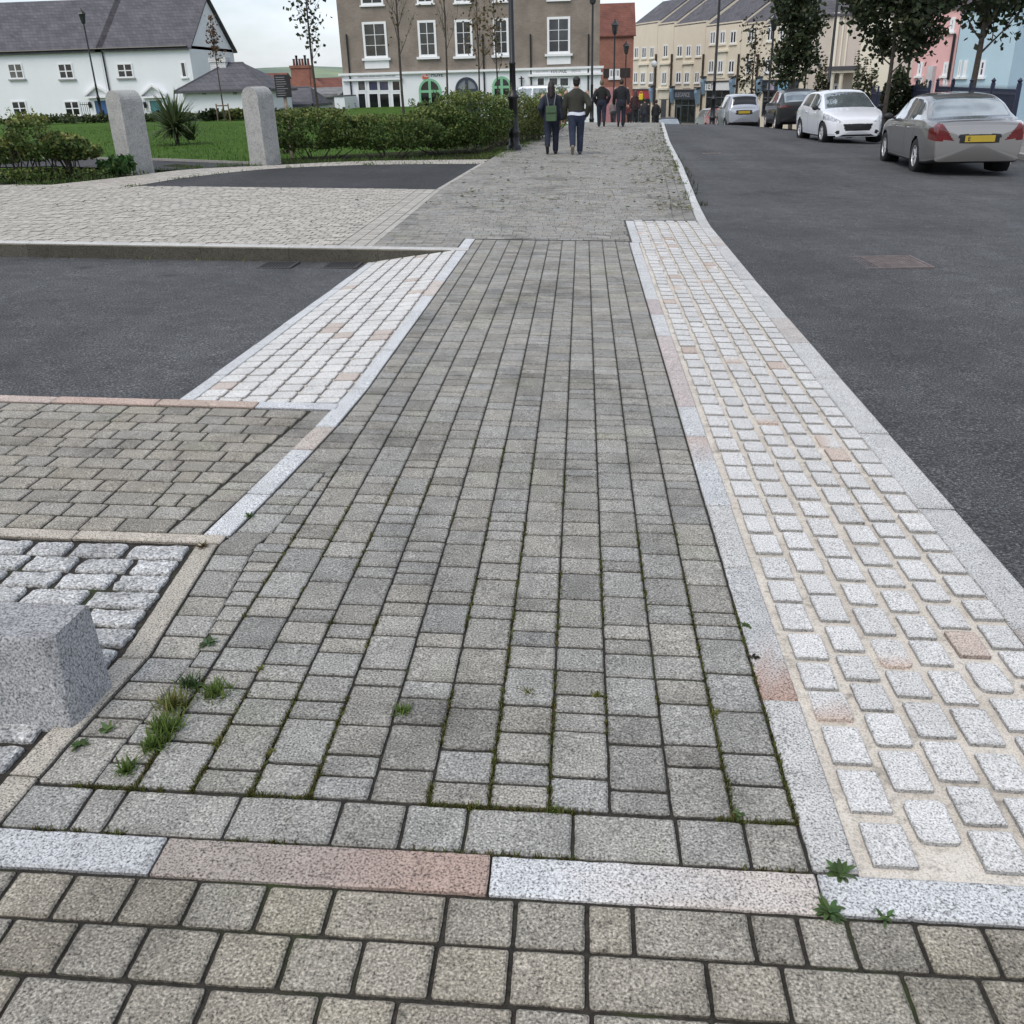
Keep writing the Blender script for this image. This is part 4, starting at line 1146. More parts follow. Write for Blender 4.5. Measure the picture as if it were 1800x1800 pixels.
# ================================================================== PEOPLE
def person(b, rz, h, label, jacket, trousers, hair, skin=(.40, .24, .17), shoes=(.012, .011, .011), male=True, stride=.20, back='L', near=True, hairlong=False, hat=False, coat=.50, arms=None, hem=None, sleeve=True, group='people walking up the pavement', bulk=1.0, shoeback=None):
    root = empty('person', b, rz, label, 'person', group)
    vox = .013 if near else .026
    rem = [('REMESH', dict(mode='VOXEL', voxel_size=vox)), ('SMOOTH', dict(factor=.6, iterations=3 if near else 2))]
    S = h
    shw = (.118 if male else .104)*S*bulk; hipw = .054*S*(.5+.5*bulk)
    zs, zh, zk, za = .815*S, .50*S, .275*S, .045*S
    sg = {'L': -1, 'R': 1}
    J = {}
    for k, s in sg.items():
        if k == back:
            J[k] = ((s*hipw, 0, zh), (s*hipw*.95, -.02*S, zk+.012*S), (s*hipw*.9, -stride*1.15, za+.085*S), -1)
        else:
            J[k] = ((s*hipw, 0, zh), (s*hipw*.95, stride*.45, zk+.002*S), (s*hipw*.85, stride*.55, za), 1)
    A = {}
    for k, s in sg.items():
        a = (arms or {}).get(k, 'swing')
        sh = (s*shw, -.005, zs-.02)
        if a == 'pocket': A[k] = (sh, (s*(shw+.05), -.10, zs-.30*S*.58), (s*(shw-.01), .04, zh+.015), 'in')
        elif a == 'bent': A[k] = (sh, (s*(shw+.055), -.05, zs-.30*S*.58), (s*(shw-.06), .17, zs-.20*S), 'in')
        else:
            f = .10 if (k == back) else -.06
            A[k] = (sh, (s*(shw+.03), f*.2, zs-.175*S), (s*(shw+.035), f, zs-.335*S), 'down')
    def limbs(mb, ra, rl, legs=True, armsb=True, upto=1.0):
        if legs:
            for hp, kn, an, f in J.values():
                mb.caps_(hp, kn, rl*.088*S*.55, rl*.058*S*.56, 12); mb.caps_(kn, an, rl*.056*S*.56, rl*.036*S*.56, 12)
        if armsb:
            for sh, el, wr, m_ in A.values():
                mb.caps_(sh, el, ra*.031*S, ra*.026*S, 12); mb.caps_(el, Vector(el).lerp(Vector(wr), upto), ra*.025*S, ra*.018*S, 12)
    # --- body
    mb = MB()
    zc = .93*S; hr = (.044*S, .056*S, .066*S)
    mb.ell((0, .012, zc), hr, 16, 12); mb.ell((0, .03, zc-.035*S), (.035*S, .042*S, .035*S), 12, 8)
    mb.ell((0, .012+.058*S, zc-.008*S), (.008*S, .013*S, .013*S), 8, 6)
    for s in (-1, 1):
        mb.ell((s*.044*S, .008, zc-.005*S), (.006*S, .013*S, .019*S), 8, 6); mb.ell((s*.018*S, .012+.051*S, zc+.006*S), (.008*S, .006*S, .005*S), 8, 6)
    mb.caps_((0, -.012, zs-.01), (0, .0, zc-.05*S), .034*S, .031*S, 12)
    mb.ell((0, 0, zs-.12*S), (.095*S, .062*S, .15*S), 14, 10); mb.ell((0, 0, zh+.03*S), (.09*S, .066*S, .09*S), 14, 10)
    limbs(mb, .92, .86)
    for k, s in sg.items():
        hp, kn, an, f = J[k]
        mb.caps_((an[0], an[1]-.01, an[2]-.01), (an[0], an[1]+.11*S*(1 if f > 0 else .55), an[2]-.025*S-(0 if f > 0 else .05*S)), .026*S, .02*S, 10)
        sh, el, wr, m_ = A[k]
        d = (Vector(wr)-Vector(el)).normalized(); p = Vector(wr)
        mb.caps_(p, p+d*.055*S, .014*S, .017*S, 10, flat=.6)
        if near:
            for q in range(4):
                o = Vector((0, (q-1.5)*.0105*S, 0)); e = p+d*.058*S+o; L = (.034, .040, .038, .029)[q]*S
                mid = e+d*L*.6+Vector((-s*.004*S, 0, 0)); mb.caps_(e, mid, .0058*S, .0054*S, 6); mb.caps_(mid, mid+(d*.8+Vector((-s*.5, 0, 0))).normalized()*L*.5, .0052*S, .0046*S, 6)
            t = p+d*.015*S; mb.caps_(t, t+(d*.7+Vector((0, .7, 0)))*.034*S, .007*S, .0055*S, 6)
    me = evald(mb, 'body', pm('skin_%d' % int(skin[0]*1000), skin, rough=.6), rem); linkm(me, 'body', root)
    # --- trousers
    mb = MB(); mb.ell((0, -.005, zh+.022*S), (.100*S*bulk, .080*S, .105*S), 16, 10)
    for hp, kn, an, f in J.values():
        an = Vector(an); kn = Vector(kn)
        k2 = .55+.45*bulk; mb.caps_(hp, kn, .057*S*k2, .046*S*k2, 14); mb.caps_(kn, kn.lerp(an, .95), .045*S*k2, .038*S*k2, 14)
    me = evald(mb, 'trousers', pm('cloth_%d_%d' % (int(trousers[0]*9999), int(trousers[2]*9999)), trousers, rough=.9, var=.3, scale=7), rem); linkm(me, 'trousers', root)
    # --- jacket
    mb = MB(); zb = coat*S
    waist = .086*S*bulk; 
    prof = [(zb, .098*S*bulk if coat < .5 else .090*S*bulk, .072*S), (lerp(zb, zs, .35), waist*1.06, .068*S), (lerp(zb, zs, .7), .102*S*bulk, .073*S), (zs-.055*S, shw*.99, .068*S), (zs-.012*S, shw*.84, .058*S), (zs+.018*S, shw*.55, .048*S), (zs+.045*S, .040*S, .042*S)]
    rows = [[(math.cos(2*PI*j/20)*rx, -.004+math.sin(2*PI*j/20)*ry, z) for j in range(20)] for z, rx, ry in prof]
    mb.grid(rows, close=True); mb.poly(list(reversed(rows[0]))); mb.poly(rows[-1])
    for sh, el, wr, m_ in A.values():
        e2 = Vector(el).lerp(Vector(wr), .92)
        mb.caps_((sh[0]*.90, sh[1], zs-.052*S), el, .040*S*bulk, .036*S*bulk, 14); mb.caps_(el, e2, .036*S*bulk, .027*S*bulk, 14)
    jm = pm('coat_%d_%d' % (int(jacket[0]*9999), int(jacket[2]*9999)), jacket, rough=.8, var=.25, scale=6)
    me = evald(mb, 'jacket', jm, rem); linkm(me, 'jacket', root)
    if hem:
        mb = MB(); rows = [[(math.cos(2*PI*j/24)*(.101*S*bulk+e), -.004+math.sin(2*PI*j/24)*(.084*S+e), z+.01*math.sin(j*.9)) for j in range(24)] for z, e in ((zb-.045, .008), (zb-.01, .007), (zb+.02, -.004))]
        mb.grid(rows, close=True); o = mb.build('shirt_hem', pm('white_cotton', hem, rough=.9), root, True)
    # --- shoes
    for k, s in sg.items():
        hp, kn, an, f = J[k]; mb = MB()
        if f > 0:
            mb.caps_((an[0], an[1]-.02*S, .026*S), (an[0]+s*.008, an[1]+.095*S, .022*S), .027*S, .024*S, 12); mb.caps_((an[0], an[1]-.005, .03*S), (an[0], an[1]-.005, .06*S), .027*S, .026*S, 12)
        else:
            heel = Vector((an[0], an[1]-.02*S, an[2]-.012*S)); toe = Vector((an[0]+s*.006, an[1]+.045*S, max(.022*S, an[2]-.105*S)))
            mb.caps_(heel, toe, .028*S, .023*S, 12); mb.caps_(an, Vector(an)+Vector((0, .01, .02*S)), .027*S, .027*S, 12)
        col = shoeback if (f < 0 and shoeback) else shoes
        me = evald(mb, 'shoe', pm('shoe_%d' % int(col[0]*9999), col, rough=.6), rem); linkm(me, 'shoe', root)
    # --- hair
    mb = MB(); hm = pm('hair_%d' % int(hair[0]*9999), hair, rough=.6, var=.5, scale=30)
    mb.ell((0, -.002*S, zc+.010*S), (hr[0]*1.13, hr[1]*1.10, hr[2]*1.02), 16, 12)
    if hairlong:
        mb.caps_((0, -.035*S, zc-.01*S), (0, -.06*S, zs-.02*S), .042*S, .03*S, 14); mb.caps_((-.03*S, -.02*S, zc-.02*S), (-.03*S, -.045*S, zs-.0*S), .028*S, .02*S, 12); mb.caps_((.03*S, -.02*S, zc-.02*S), (.03*S, -.045*S, zs-.0*S), .028*S, .02*S, 12)
    if hat:
        mb.ell((0, 0, zc+.035*S), (hr[0]*1.25, hr[1]*1.25, hr[2]*.72), 14, 9); mb.ell((.0, .05*S, zc+.022*S), (.038*S, .045*S, .008*S), 12, 6)
    me = evald(mb, 'hair', hm, rem); linkm(me, 'hair', root)
    return root
p = at(970, 271)
person(p, math.radians(-2), 1.55, 'woman in a navy coat with a green backpack, walking up the pavement', (.010, .014, .028), (.012, .016, .034), (.018, .010, .009), male=False, back='L', hairlong=True, coat=.47, arms={'L': 'pocket', 'R': 'swing'}, shoes=(.012, .011, .011), bulk=1.22)
# green backpack on her back
root = empty('backpack', (p.x+.0, p.y-.20, p.z+.72), 0, 'small green flap top backpack on the back of the navy coated woman', 'backpack')
GB_ = pm('green_leather', (.050, .098, .044), rough=.45, var=.12)
mb = MB(); rows = []
for z, hw in ((0, .115), (.02, .125), (.16, .125), (.27, .115), (.30, .10)):
    rows.append([(-hw+.02, -.06, z), (hw-.02, -.06, z), (hw, -.04, z), (hw, .06, z), (-hw, .06, z), (-hw, -.04, z)])
mb.grid(rows, close=True); mb.poly(list(reversed(rows[0]))); mb.poly(rows[-1]); mb.build('bag', GB_, root)
mb = MB(); mb.bbox(-.122, .122, -.082, -.055, .165, .305, .012); mb.bbox(-.115, .115, -.07, .05, .298, .318, .008); mb.build('flap', GB_, root)
for s in (-1, 1):
    mb = MB(); mb.tube([(s*.06, .03, .29), (s*.075, .045, .40), (s*.10, .07, .52), (s*.105, .13, .60)], .011, 6); mb.build('strap', pm('grey_webbing', (.17, .18, .17), rough=.8), root)
mb = MB(); mb.tube([(-.05, 0, .31), (-.045, -.005, .36), (0, -.01, .385), (.045, -.005, .36), (.05, 0, .31)], .009, 6); mb.build('carry_loop', M_NAVYP, root)
p = at(1013, 272)
person(p, math.radians(2), 1.63, 'man in an olive jacket, white shirt hem and jeans walking beside the woman', (.028, .027, .020), (.020, .028, .055), (.016, .013, .011), back='L', coat=.545, hem=(.62, .64, .72), arms={'L': 'swing', 'R': 'pocket'}, bulk=1.22, hat=True, shoes=(.05, .05, .055), shoeback=(.20, .16, .12))
p = at(1057, 223); person(p, math.radians(2), 1.63, 'bearded walker in a short black jacket and jeans, ahead of the olive jacket', (.008, .008, .009), (.014, .018, .034), (.12, .09, .06), near=True, back='R', stride=.16, arms={'L': 'pocket', 'R': 'pocket'}, bulk=1.2, coat=.455)
p = at(1091, 223); person(p, math.radians(-2), 1.66, 'tall walker in a long navy black coat, right of the short black jacket', (.009, .010, .014), (.018, .022, .034), (.035, .018, .011), near=True, back='L', stride=.13, arms={'L': 'swing', 'R': 'swing'}, bulk=1.18, coat=.43)
def farP(px, feet_hidden_Y, h, label, jk, tr, hr_, **k):
    q = baseat(px, 205, feet_hidden_Y); return person(q, rnd(-.1, .1), h, label, jk, tr, hr_, near=False, **k)
def topP(px, top, Y, h): # height that makes the head reach the given picture row
    q = baseat(px, 205, Y); return q
farP(1078, 50, 1.38, 'distant person with a mottled bag at the left shoulder of the long coat', (.16, .13, .13), (.03, .03, .035), (.05, .03, .025), back='R', stride=.12, male=False, hairlong=True)
farP(1116, 47, 1.52, 'distant person in a dark maroon coat with a yellow bag strap', (.035, .012, .015), (.012, .012, .014), (.05, .018, .012), back='L', stride=.12, male=False, coat=.44, hairlong=True)
farP(1107, 51, 1.36, 'distant shorter person in a wine red jacket partly hidden by the long coat', (.075, .014, .020), (.012, .012, .016), (.03, .02, .02), back='R', stride=.12, male=False)
farP(1133, 52, 1.50, 'distant person in dark grey with a blue collar right of the yellow bag', (.022, .024, .028), (.020, .022, .030), (.03, .05, .10), back='R', stride=.14)
farP(1153, 53, 1.50, 'distant walker all in black at the kerb before the black car', (.010, .010, .011), (.012, .013, .018), (.025, .02, .018), back='L', stride=.14, arms={'R': 'pocket'})
q = baseat(1126, 205, 46.6); 
root = empty('yellow_bag', (q.x+.0, 46.8, q.z+1.05), 0, 'bright yellow bag hanging at the side of the maroon coat', 'bag')
mb = MB(); mb.bbox(-.09, .09, -.05, .05, 0, .26, .03); mb.build('bag', pm('yellow_cloth', (.62, .48, .02), rough=.8), root)
mb = MB(); mb.tube([(-.07, 0, .25), (-.03, 0, .36), (.03, 0, .36), (.07, 0, .25)], .012, 6); mb.build('strap', pm('yellow_cloth', (.62, .48, .02)), root)

# ================================================================== CARS
def cub(pts, v):
    """smooth curve through control points"""
    n = len(pts)
    if v <= pts[0][0]: return pts[0][1]
    if v >= pts[-1][0]: return pts[-1][1]
    for i in range(n-1):
        if v <= pts[i+1][0]:
            (x0, y0), (x1, y1) = pts[i], pts[i+1]; hh = x1-x0
            def slope(j):
                if j == 0 or j == n-1: return (pts[min(j+1, n-1)][1]-pts[max(j-1, 0)][1])/max(1e-6, pts[min(j+1, n-1)][0]-pts[max(j-1, 0)][0])
                a = (pts[j][1]-pts[j-1][1])/(pts[j][0]-pts[j-1][0]); b = (pts[j+1][1]-pts[j][1])/(pts[j+1][0]-pts[j][0])
                return 0 if a*b <= 0 else 2*a*b/(a+b)
            m0, m1 = slope(i), slope(i+1); t = (v-x0)/hh
            return (2*t**3-3*t*t+1)*y0+(t**3-2*t*t+t)*hh*m0+(-2*t**3+3*t*t)*y1+(t**3-t*t)*hh*m1
def catmull(P, s):
    n = len(P)-1; i = min(int(s), n-1); u = s-i
    a, b, c, d = P[max(i-1, 0)], P[i], P[i+1], P[min(i+2, n)]
    k = .30
    m0 = [(c[q]-a[q])*k for q in (0, 1)]; m1 = [(d[q]-b[q])*k for q in (0, 1)]
    return tuple((2*u**3-3*u*u+1)*b[q]+(u**3-2*u*u+u)*m0[q]+(-2*u**3+3*u*u)*c[q]+(u**3-u*u)*m1[q] for q in (0, 1))
def inpoly(p, P):
    c = False; n = len(P)
    for i in range(n):
        (x0, y0), (x1, y1) = P[i], P[(i+1) % n]
        if (y0 > p[1]) != (y1 > p[1]) and p[0] < (x1-x0)*(p[1]-y0)/(y1-y0)+x0: c = not c
    return c
M_TYRE = pm('tyre_rubber', (.014, .014, .015), rough=.85); M_RIM = pm('alloy', (.58, .58, .60), rough=.35, metal=.35)
M_TAIL = pm('red_lens', (.115, .008, .010), rough=.15, coat=.6, var=.3, scale=14); M_HEAD = pm('clear_lens', (.50, .51, .53), rough=.10, metal=.3, coat=1, var=.5, scale=16)
M_YPL = pm('yellow_plate', (.42, .30, .03), rough=.5, var=.03); M_WPL = pm('white_plate', (.6, .6, .58), rough=.5, var=.03); M_BLK = pm('black_trim', (.012, .012, .013), rough=.55)
M_CARGL = pm('car_glass', (.26, .30, .315), rough=.03, var=.2, metal=.55, spec=1.0, coat=1.0); M_CARGL.node_tree.nodes['Principled BSDF'].inputs['IOR'].default_value = 1.9  # bright sky reflection put into the pale, half-metallic base colour
def car(sp, paint, loc, rz, label, name='parked_car', res=1.0, group='cars parked along the street'):
    L, W = sp['L'], sp['W']; root = empty(name, loc, rz, label, 'car', group)
    ys = []; e = .34; n1 = int(18*res); n2 = int(90*res)
    for k in range(n1): ys.append(-L/2+e*(k/n1)**1.8)
    for k in range(n2+1): ys.append(-L/2+e+(L-2*e)*k/n2)
    for k in range(n1-1, -1, -1): ys.append(L/2-e*(k/n1)**1.8)
    top = lambda y: cub(sp['top'], y); belt = lambda y: min(cub(sp['belt'], y), top(y)-.02); bot = lambda y: cub(sp['bot'], y)
    def wid(y):
        f = 1
        for en, c in ((-L/2, sp.get('rr', .10)), (L/2, sp.get('fr', .17))):
            d = abs(y-en)
            if d < .75: f *= 1-c*(1-d/.75)**2.4
        return W/2*f
    SEG = max(3, int(5*res)); NS = 13
    def section(y):
        t, bl, bo, wd = top(y), belt(y), bot(y), wid(y); h = t-bl
        tum = min(1, h/.45)*sp.get('tumble', .19); wr = wd*.965-tum*.62-.02
        r = min(.07, .32*h); wb = wd*.972
        P = [(0, t), (wr*.5, t-.006-.05*r), (wr*.86, t-.02-.25*r), (wr, t-.02-r), (lerp(wr, wb, .34), lerp(t-.02-r, bl, .34)), (lerp(wr, wb, .68), lerp(t-.02-r, bl, .68)), (wb, bl+.012*min(1, h*8)), (wd*.988, bl-.03), (wd, bl-.12), (wd*1.0, lerp(bl-.12, bo, .42)), (wd*.985, lerp(bl-.12, bo, .72)), (wd*.965, bo+.07), (wd*.90, bo), (0, bo)]
        return [catmull(P, s*NS/(NS*SEG)) for s in range(NS*SEG+1)]
    secs = [section(y) for y in ys]
    rings = [[(x, y, z) for x, z in sc] for y, sc in zip(ys, secs)]
    ncap = int(16*res)
    def cap(sec, yend, sgn, bulge):
        zc = lerp(sec[0][1], sec[-1][1], .5); out = []
        for k in range(1, ncap+1):
            f = 1-k/ncap; out.append([(x*f, yend+sgn*bulge*(1-f*f), lerp(zc, z, f)) for x, z in sec])
        return out
    rear = cap(secs[0], -L/2, -1, sp.get('rb', .05)); front = cap(secs[-1], L/2, 1, sp.get('fb', .06))
    allr = list(reversed(rear))+rings+front
    parts = {}
    def cls(i, j, c):
        """which part a patch of the shell belongs to"""
        x, y, z = c; s = (j+.5)/SEG; ax = abs(x)
        on = ncap <= i < ncap+len(rings)-1
        if on:
            for wy in (sp['ra'], sp['fa']):
                if s > 6.8 and (y-wy)**2+(z-sp['wr'])**2 < (sp['wr']+.045)**2: return None
            if s > 11.3: return 'under'
            for k, (a, b, cc, d) in enumerate(sp['side']):     # quarter: y at belt a..b, y at top cc..d
                u = (s-3.15)/2.75
                if 0 < u < 1:
                    lo = lerp(cc, a, u); hi = lerp(d, b, u)
                    if lo < y < hi and top(y)-belt(y) > .10: return 'side_window%d' % k
            if sp['ws'][0] < y < sp['ws'][1] and s < 2.55: return 'windscreen'
            if sp['rw'][0] < y < sp['rw'][1] and s < sp.get('rws', 2.5): return 'rear_window'
            if 'trim' in sp and s > 10.4: return 'trim'
        if y < 0 or not on and i < ncap:
            if y < -L/2+sp.get('tld', .26) and inpoly((ax, z), sp['tail']): return 'tail_light'
            if not on:
                if inpoly((ax, z), sp['rplate']): return 'plate_recess'
                if z < sp.get('rlow', .32): return 'trim'
                for P in sp.get('rdark', []):
                    if inpoly((ax, z), P): return 'trim'
        else:
            if y > L/2-sp.get('hld', .5) and inpoly((ax, z), sp['head']): return 'headlight'
            if not on:
                for P in sp.get('fdark', []):
                    if inpoly((ax, z), P): return 'grille'
        return 'body'
    for sgn in (-1, 1):
        R2 = [[(sgn*x, y, z) for x, y, z in rg] for rg in allr]
        for i in range(len(R2)-1):
            for j in range(NS*SEG):
                q = [R2[i][j], R2[i][j+1], R2[i+1][j+1], R2[i+1][j]]
                c = tuple(sum(p[k] for p in q)/4 for k in range(3))
                t = cls(i, j, c)
                if t is None: continue
                if t.startswith('side') or t.endswith('light'): t += '_L' if sgn < 0 else '_R'
                if sgn > 0: q.reverse()
                parts.setdefault(t, MB()).poly(q)
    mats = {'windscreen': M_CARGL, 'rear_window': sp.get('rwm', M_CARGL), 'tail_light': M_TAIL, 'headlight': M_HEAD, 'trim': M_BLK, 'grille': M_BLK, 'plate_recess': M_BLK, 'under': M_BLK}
    body = parts.pop('body'); und = parts.pop('under', None)
    # dark wheel housings and floor belong to the body
    mi = 1
    if und:
        i0 = len(body.v); body.v += und.v; body.f += [tuple(v+i0 for v in f) for f in und.f]; body.c += und.c; body.m += [1]*len(und.f)
    for wy in (sp['ra'], sp['fa']):
        for sgn in (-1, 1):
            r = sp['wr']+.05; rows = []
            for x in (sgn*(W/2-.02), sgn*(W/2-.30)):
                rows.append([(x, wy+r*math.cos(a*PI/14), sp['wr']+r*math.sin(a*PI/14)) for a in range(-4, 19)])
            body.grid(rows, mi=1); body.poly([(sgn*(W/2-.30), wy+r*math.cos(a*PI/14), sp['wr']+r*math.sin(a*PI/14)) for a in range(-4, 19)], mi=1)
    for t, mbp in [('body', body)]+sorted(parts.items()):
        base = t.split('_L')[0].split('_R')[0] if t[-2:] in ('_L', '_R') else t
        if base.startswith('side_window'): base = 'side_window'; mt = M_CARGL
        else: mt = mats.get(base)
        if t == 'body': mt = [paint, M_BLK]
        o = mbp.build(base, mt, root, True, weld=True)
    # wheels
    wr = sp['wr']
    tw = MB(); tw.lathe([(wr*.60, -.09), (wr*.93, -.098), (wr, -.07), (wr, .07), (wr*.93, .098), (wr*.62, .09)], 28, cap=False)
    rim = MB(); rim.lathe([(wr*.64, -.08), (wr*.64, .075), (wr*.58, .085), (wr*.55, .05), (wr*.5, .03)], 28, mi=1)
    ns = sp.get('spokes', 7)
    for k in range(ns):
        a = 2*PI*k/ns; M4 = Matrix.Rotation(a, 4, 'Z')
        rim.bbox(wr*.10, wr*.60, -.028, .028, .035, .075, .012, mi=0, M=M4)
    rim.lathe([(wr*.64, .0), (wr*.66, .086), (wr*.58, .088), (wr*.56, .06)], 28, mi=0, cap=False); rim.lathe([(.05, .03), (.05, .085), (.03, .09)], 12)
    mt_t = tw.mesh('tyre', M_TYRE, True); mt_r = rim.mesh('rim', [M_RIM, M_BLK])
    for wy in (sp['ra'], sp['fa']):
        for sgn in (-1, 1):
            we = empty('wheel', (sgn*(W/2-.105), wy, wr)); we.parent = root
            for me, nm in ((mt_t, 'tyre'), (mt_r, 'rim')):
                o = linkm(me, nm, we); o.rotation_euler = (0, sgn*PI/2, 0)
    # mirrors
    for sgn in (-1, 1):
        mb = MB(); zb = belt(sp['mir'])+.07
        mb.ell((sgn*(W/2+.10), sp['mir'], zb), (.10, .055, .07), 12, 8); mb.tube([(sgn*(W/2-.05), sp['mir']+.01, zb-.04), (sgn*(W/2+.06), sp['mir'], zb-.02)], .025, 6)
        mb.build('door_mirror', sp.get('mirm', M_BLK), root, True)
    for y, z in sp.get('handles', []):
        for sgn in (-1, 1):
            mb = MB(); mb.bbox(-.012, .016, y-.085, y+.085, z-.012, z+.016, .008); o = mb.build('door_handle', paint, root); o.location.x = sgn*wid(y)*1.0
    # door shut lines, sills
    mb = MB()
    for y in sp.get('shut', []):
        for sgn in (-1, 1):
            sec = section(y); P = [Vector((sgn*(x+.0015), y, z)) for x, z in sec][int(6.2*SEG):int(11*SEG)]
            mb.grid([[p-Vector((0, .005, 0)), p+Vector((0, .005, 0))] for p in P])
    if mb.f: mb.build('door_seam', M_BLK, root)
    if 'pl' in sp:
        yp, zp, mt, txt = sp['pl']; s = -1 if yp < 0 else 1
        mb = MB(); mb.bbox(-.26, .26, min(yp, yp+s*.012), max(yp, yp+s*.012), zp-.056, zp+.056, .003); po = mb.build('number_plate', mt, root)
        if txt: text(txt, .10, po, (-.19, yp+s*.0135, zp), M_BLK, 'plate_letter')
    return root
def paint(name, col, metal=.0, rough=.28, coat=1.0, var=.03): return pm(name, col, rough=rough, metal=metal, coat=coat, var=var, scale=1.2)
SALOON = dict(L=4.52, W=1.73, wr=.315, ra=-1.24, fa=1.475, spokes=7, tumble=.24, rr=.13, fr=.18,
    top=[(-2.26, .90), (-2.2, .955), (-2.05, .985), (-1.72, 1.005), (-1.62, 1.03), (-1.05, 1.335), (-.6, 1.415), (-.05, 1.43), (.35, 1.395), (.62, 1.30), (1.22, .985), (1.32, .955), (1.85, .86), (2.15, .76), (2.26, .68)],
    belt=[(-2.26, .87), (-1.6, .955), (-.5, .93), (.9, .895), (1.3, .88), (2.26, .62)], bot=[(-2.26, .27), (-1.9, .22), (-1.5, .20), (1.6, .19), (2.0, .22), (2.26, .28)],
    side=[(-1.22, -.34, -.92, -.34), (-.25, 1.06, -.25, .40)], ws=(.46, 1.22), rw=(-1.66, -.98), rws=2.45,
    tail=[(.84, .87), (.62, .64), (.44, .64), (.60, .90), (.66, .955), (.80, .955), (1.0, .66), (.62, .64)] if False else [(1.0, .64), (.45, .64), (.655, .925), (.72, .945), (.83, .84), (1.0, .72)],
    tld=.30, rplate=[(0, .585), (.36, .585), (.36, .745), (0, .745)], rlow=.20, head=[(.38, .60), (.95, .62), (.95, .80), (.45, .74)], hld=.42,
    fdark=[(( 0), 0)] and [[(0, .54), (.34, .54), (.38, .72), (0, .72)], [(0, .3), (.7, .3), (.7, .4), (0, .4)]], mir=.92, handles=[(-.55, .80), (.42, .785)], shut=[-.98, -.29, .95], pl=(-2.318, .665, M_YPL, 'E'))
p_r, p_f = at(1601, 301, 0, Rd), at(1550, 281, 0, Rd)
hd = math.atan2(-(p_f.x-p_r.x), p_f.y-p_r.y)
ax = Vector((p_f.x-p_r.x, p_f.y-p_r.y, 0)).normalized(); side = Vector((ax.y, -ax.x, 0))
M_SILV = paint('silver_paint', (.30, .29, .28), .7, .30)
def place_rear_left(prear, sp, hd):
    ax = Vector((-math.sin(hd), math.cos(hd), 0)); sd_ = Vector((ax.y, -ax.x, 0))
    c = Vector((prear.x, prear.y, 0))+sd_*(sp['W']/2-.0)-ax*sp['ra']; c.z = Rd(c.x, c.y); return c
hd = hd*.75
car(SALOON, M_SILV, place_rear_left(p_r, SALOON, hd), hd, 'silver grey saloon seen from behind with triangular red tail light, nearest parked car', res=1.5)
HATCH = dict(L=3.96, W=1.74, wr=.305, ra=-1.18, fa=1.36, spokes=8, tumble=.25, rr=.10, fr=.27, fb=.09,
    top=[(-1.98, .86), (-1.93, 1.0), (-1.62, 1.24), (-1.35, 1.38), (-.6, 1.455), (-.1, 1.46), (.25, 1.42), (.55, 1.31), (1.12, .99), (1.25, .955), (1.6, .86), (1.85, .76), (1.98, .68)],
    belt=[(-1.98, .84), (-1, .99), (0, .94), (1.1, .90), (1.98, .60)], bot=[(-1.98, .34), (-1.6, .2), (1.5, .19), (1.98, .20)],
    side=[(-1.15, -.30, -.95, -.30), (-.21, .98, -.21, .36)], ws=(.36, 1.13), rw=(-1.88, -1.25),
    tail=[(.5, .8), (.9, .78), (.9, .98), (.5, .95)], rplate=[(0, .5), (.3, .5), (.3, .62), (0, .62)], head=[(.43, .60), (.55, .585), (.80, .66), (1.0, .72), (1.0, .86), (.80, .83), (.62, .72)], hld=.62,
    fdark=[[(0, .37), (.36, .37), (.43, .56), (0, .56)], [(0, .225), (.52, .225), (.42, .265), (0, .265)], [(.555+.058*math.cos(a*PI/5), .335+.058*math.sin(a*PI/5)) for a in range(10)], [(.6, .325), (.74, .33), (.74, .345), (.6, .345)]], mir=.86, handles=[(-.5, .84), (.5, .82)], shut=[-.95, -.25, .92])
pw = at(1493, 251, 0, Rd); hw = PI+math.radians(2.5)
ax = Vector((-math.sin(hw), math.cos(hw), 0)); c_ = Vector((pw.x, pw.y, 0))-ax*(HATCH['fa']+.05); c_.z = Rd(c_.x, c_.y)
car(HATCH, paint('white_car_paint', (.78, .79, .83), 0, .25), c_, hw, 'white hatchback facing down the road with dark blank grille', res=1.35)
SUV = dict(L=4.40, W=1.83, wr=.345, ra=-1.32, fa=1.38, spokes=5, tumble=.26, rr=.13, fr=.2,
    top=[(-2.2, 1.0), (-2.17, 1.08), (-1.95, 1.27), (-1.70, 1.43), (-1.5, 1.50), (-.6, 1.57), (0, 1.575), (.35, 1.52), (.65, 1.40), (1.2, 1.10), (1.3, 1.07), (1.8, .99), (2.1, .88), (2.2, .78)],
    belt=[(-2.2, .98), (-1.2, 1.06), (0, 1.01), (1.2, .98), (2.2, .72)], bot=[(-2.2, .38), (-1.9, .26), (1.7, .22), (2.2, .28)],
    side=[(-1.55, -1.02, -1.30, -1.02), (-.95, -.22, -.95, -.22), (-.15, 1.0, -.15, .42)], ws=(.44, 1.2), rw=(-2.14, -1.62), rws=2.6,
    tail=[(.48, .92), (1.0, .88), (1.0, .99), (.48, .965)], tld=.4, rplate=[(0, .62), (.34, .62), (.34, .78), (0, .78)], rlow=.52, head=[(.5, .70), (.95, .72), (.95, .86), (.5, .8)], hld=.5,
    fdark=[[(0, .4), (.6, .4), (.6, .62), (0, .62)]], mir=.98, handles=[(-.5, .90), (.5, .88)], shut=[-1.05, -.2, 1.0], trim=True, pl=(-2.262, .70, pm('dull_plate', (.060, .055, .028), rough=.6), None))
ps = atD(1360, 228, 42.0); ps.z = 0
hs_ = math.radians(-2); cs = place_rear_left(ps, SUV, hs_); zz = atD(1360, 228, 42.2).z; cs.z = min(Rd(cs.x, cs.y), zz+.05)
print('SUV', cs, Rd(cs.x, cs.y), zz)
